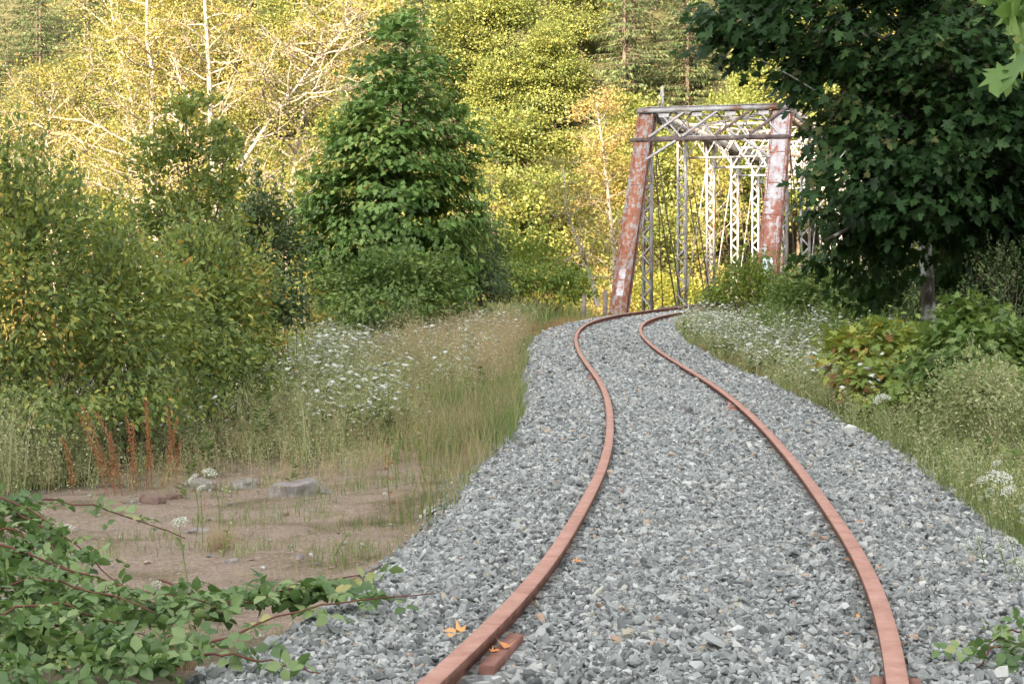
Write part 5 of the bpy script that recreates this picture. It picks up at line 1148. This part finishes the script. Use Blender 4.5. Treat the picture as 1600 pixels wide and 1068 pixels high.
boulder(466, 772, 74, .42, 'largest flat-topped grey rock on the dirt', 'rock', 1); boulder(380, 762, 48, .34, 'grey rock half hidden by weeds left of the largest rock', 'rock', 2); boulder(318, 765, 46, .5, 'broken grey rock behind the white flowers', 'rock', 3)
boulder(238, 786, 34, .5, 'brown angular rock under the dock stalks', 'rock_brown', 4); boulder(272, 780, 24, .5, 'small brown rock right of the angular one', 'rock_brown', 5); boulder(510, 770, 22, .4, 'small pale stone at the right end of the largest rock', 'rock', 6)
boulder(448, 806, 14, .6, 'small dark stone on the open dirt', 'rock_brown', 7); boulder(468, 872, 13, .7, 'dark blue-grey stone near the gravel edge', 'rock', 8); boulder(312, 832, 32, .3, 'pale flat stones behind the brambles', 'rock', 9); boulder(362, 880, 20, .4, 'pale stone lying by the bramble leaves', 'rock', 10); boulder(288, 762, 20, .5, 'small grey stone between the brown and grey rocks', 'rock', 11)
def fallen(px, py, s, label, group=None, curl=.8, seed=0):
    rr = np.random.default_rng(seed); x, y, z = ground_px(px, py); T = T_MAP.copy(); T[:, 2] += curl * (np.abs(T[:, 0]) ** 1.5) + .35 * (T[:, 1] - .4) ** 2; T[:, 0] *= .8; a = rr.uniform(0, 6.28)
    V, F, A = scatter(T - np.array([0, .4, 0]), F_MAP, np.array([[0, 0, .0]]), np.array([s]), np.array([[math.cos(a), math.sin(a), .1]]), np.array([[.25 * math.sin(a), -.3, 1]]), np.array([rr.random()]))
    me = mesh_tris('fallen_leaf', V, F, M['orange_leaf'], A); o = link('fallen_leaf', me, None, (x, y, z + .085)); tag(o, label, 'leaf', group)
fallen(712, 1024, .085, 'bright orange dead leaf against the left side of the near rail', seed=1); fallen(702, 1030, .06, 'smaller orange leaf beside the bright one at the left rail', seed=12)
fallen(787, 1048, .085, 'curled golden leaf on the gravel right of the joint bar', seed=2); fallen(773, 1056, .04, 'small rust-red leaf fragment touching the joint bar end', seed=3)
fallen(902, 905, .05, 'small yellow leaf midway between the near rails', seed=4); fallen(1340, 998, .035, 'tiny orange leaf near the right rail', seed=5); fallen(1343, 838, .04, 'dark red leaf fragment right of the right rail', seed=6)
for i, (px, py, w_) in enumerate(((1003, 579, 'in the middle of the track where the rails straighten'), (998, 620, 'in the middle of the track below the far straightening'), (913, 525, 'just inside the left rail on the far bend'), (1055, 532, 'just outside the right rail on the far bend'), (984, 538, 'between the rails on the far bend'), (1056, 497, 'near the bridge, right of the track'), (1328, 902, 'just left of the right rail, lower part'), (1375, 915, 'just right of the right rail, lower part'), (880, 520, 'outside the left rail at the far bend'), (894, 545, 'outside the left rail, nearer than the bend'))):
    fallen(px, py, .09 if py < 640 else .05, 'small orange leaf on the gravel ' + w_, 'small fallen leaves on the gravel', seed=20 + i)
n = 700; y = rr.uniform(8.2, 18, n); x = rr.uniform(-5, -.6, n); k = (veg_zone(x, y) < .6) & (lat(x, y) < -1.7); x, y = x[k], y[k]; z = gheight(x, y) + .006; mb = MB()
for a_, b_, c_ in zip(x, y, z):
    q = rr.uniform(0, 6.28); L_ = rr.uniform(.02, .12); mb.tube([(a_, b_, c_), (a_ + math.cos(q) * L_ / 2, b_ + math.sin(q) * L_ / 2, c_ + rr.uniform(0, .012)), (a_ + math.cos(q + .3) * L_, b_ + math.sin(q + .3) * L_, c_)], [.002, .0022, .001], 3, a=rr.random())
o = mb.build('twig_litter', M['stem_dry']); tag(o, 'dry twigs and straw bits littering the bare dirt', 'litter', kind='stuff')
# stick on the path
x, y, z = ground_px(690, 698); mb = MB(); mb.tube([(-.16, 0, .02), (-.03, .01, .03), (.17, -.01, .015)], [.012, .014, .009], 6); o = mb.build('stick', M['bark_white'], None, True, (x, y, z)); tag(o, 'pale broken stick lying across the dirt path', 'stick')
# fence posts
for px, py, h_, lab in ((912, 494, .95, 'weathered timber post in the grass left of the bridge'), (945, 490, 1.1, 'dark timber post just left of the red end post')):
    p = onground(px, 57); mb = MB(); mb.bar((0, 0, -.2), (.02, 0, h_), .15, .13, (0, 1, 0)); mb.box((.02, 0, h_ + .02), (.11, .10, .05)); o = mb.build('fence_post', M['timber'], None, False, tuple(p)); tag(o, lab, 'fence post')

# ------------------------------------------------------------------ say which tree is which
def relabel():
    words = {'conifer': 'dark conifer', 'cedar': 'light green conifer', 'green': 'green broadleaf tree', 'yellow': 'yellow-green tree', 'alder': 'yellowing alder', 'pale': 'pale tan alder'}
    zones = [(170, 'left of the white alders'), (420, 'behind white alders'), (530, 'between alders and maple'), (760, 'behind the maple'), (960, 'between maple and bridge'), (1240, 'behind the bridge portal'), (9999, 'behind the big maple')]
    groups = {}
    for o in col.objects:
        if o.parent or 'group' not in o: continue
        k = [k for k, v in KL.items() if v[1] == o['group']]
        if not k: continue
        x, y, z = o.location; px = 800 + x / y * 2600
        zn = [n_ for lim, n_ in zones if px < lim][0]; tier = 'near the river' if y < 100 else 'at the hill foot' if y < 118 else 'on the lower slope' if y < 138 else 'high on the slope'
        groups.setdefault((k[0], zn, tier), []).append((px, o))
    od = ['first', 'second', 'third', 'fourth', 'fifth', 'sixth', 'seventh', 'eighth', 'ninth', 'tenth', 'eleventh', 'twelfth']
    for (k, zn, tier), L_ in groups.items():
        L_.sort(key=lambda q: q[0])
        for i, (px, o) in enumerate(L_):
            pre = '' if len(L_) == 1 else od[min(i, 11)] + ' '
            o['label'] = pre + words[k] + (' from the left ' if pre else ' ') + tier + ', ' + zn
relabel()
od12 = ['leftmost', 'second', 'third', 'fourth', 'fifth', 'sixth', 'seventh', 'eighth', 'ninth', 'tenth', 'eleventh', 'rightmost']
for i, o in enumerate(sorted([o for o in col.objects if 'px' in o], key=lambda o: o['px'])):
    o['label'] = od12[i] + ' rust-brown dock stalk' + (' from the left' if 0 < i < 11 else '') + ' before the left thicket'; del o['px']
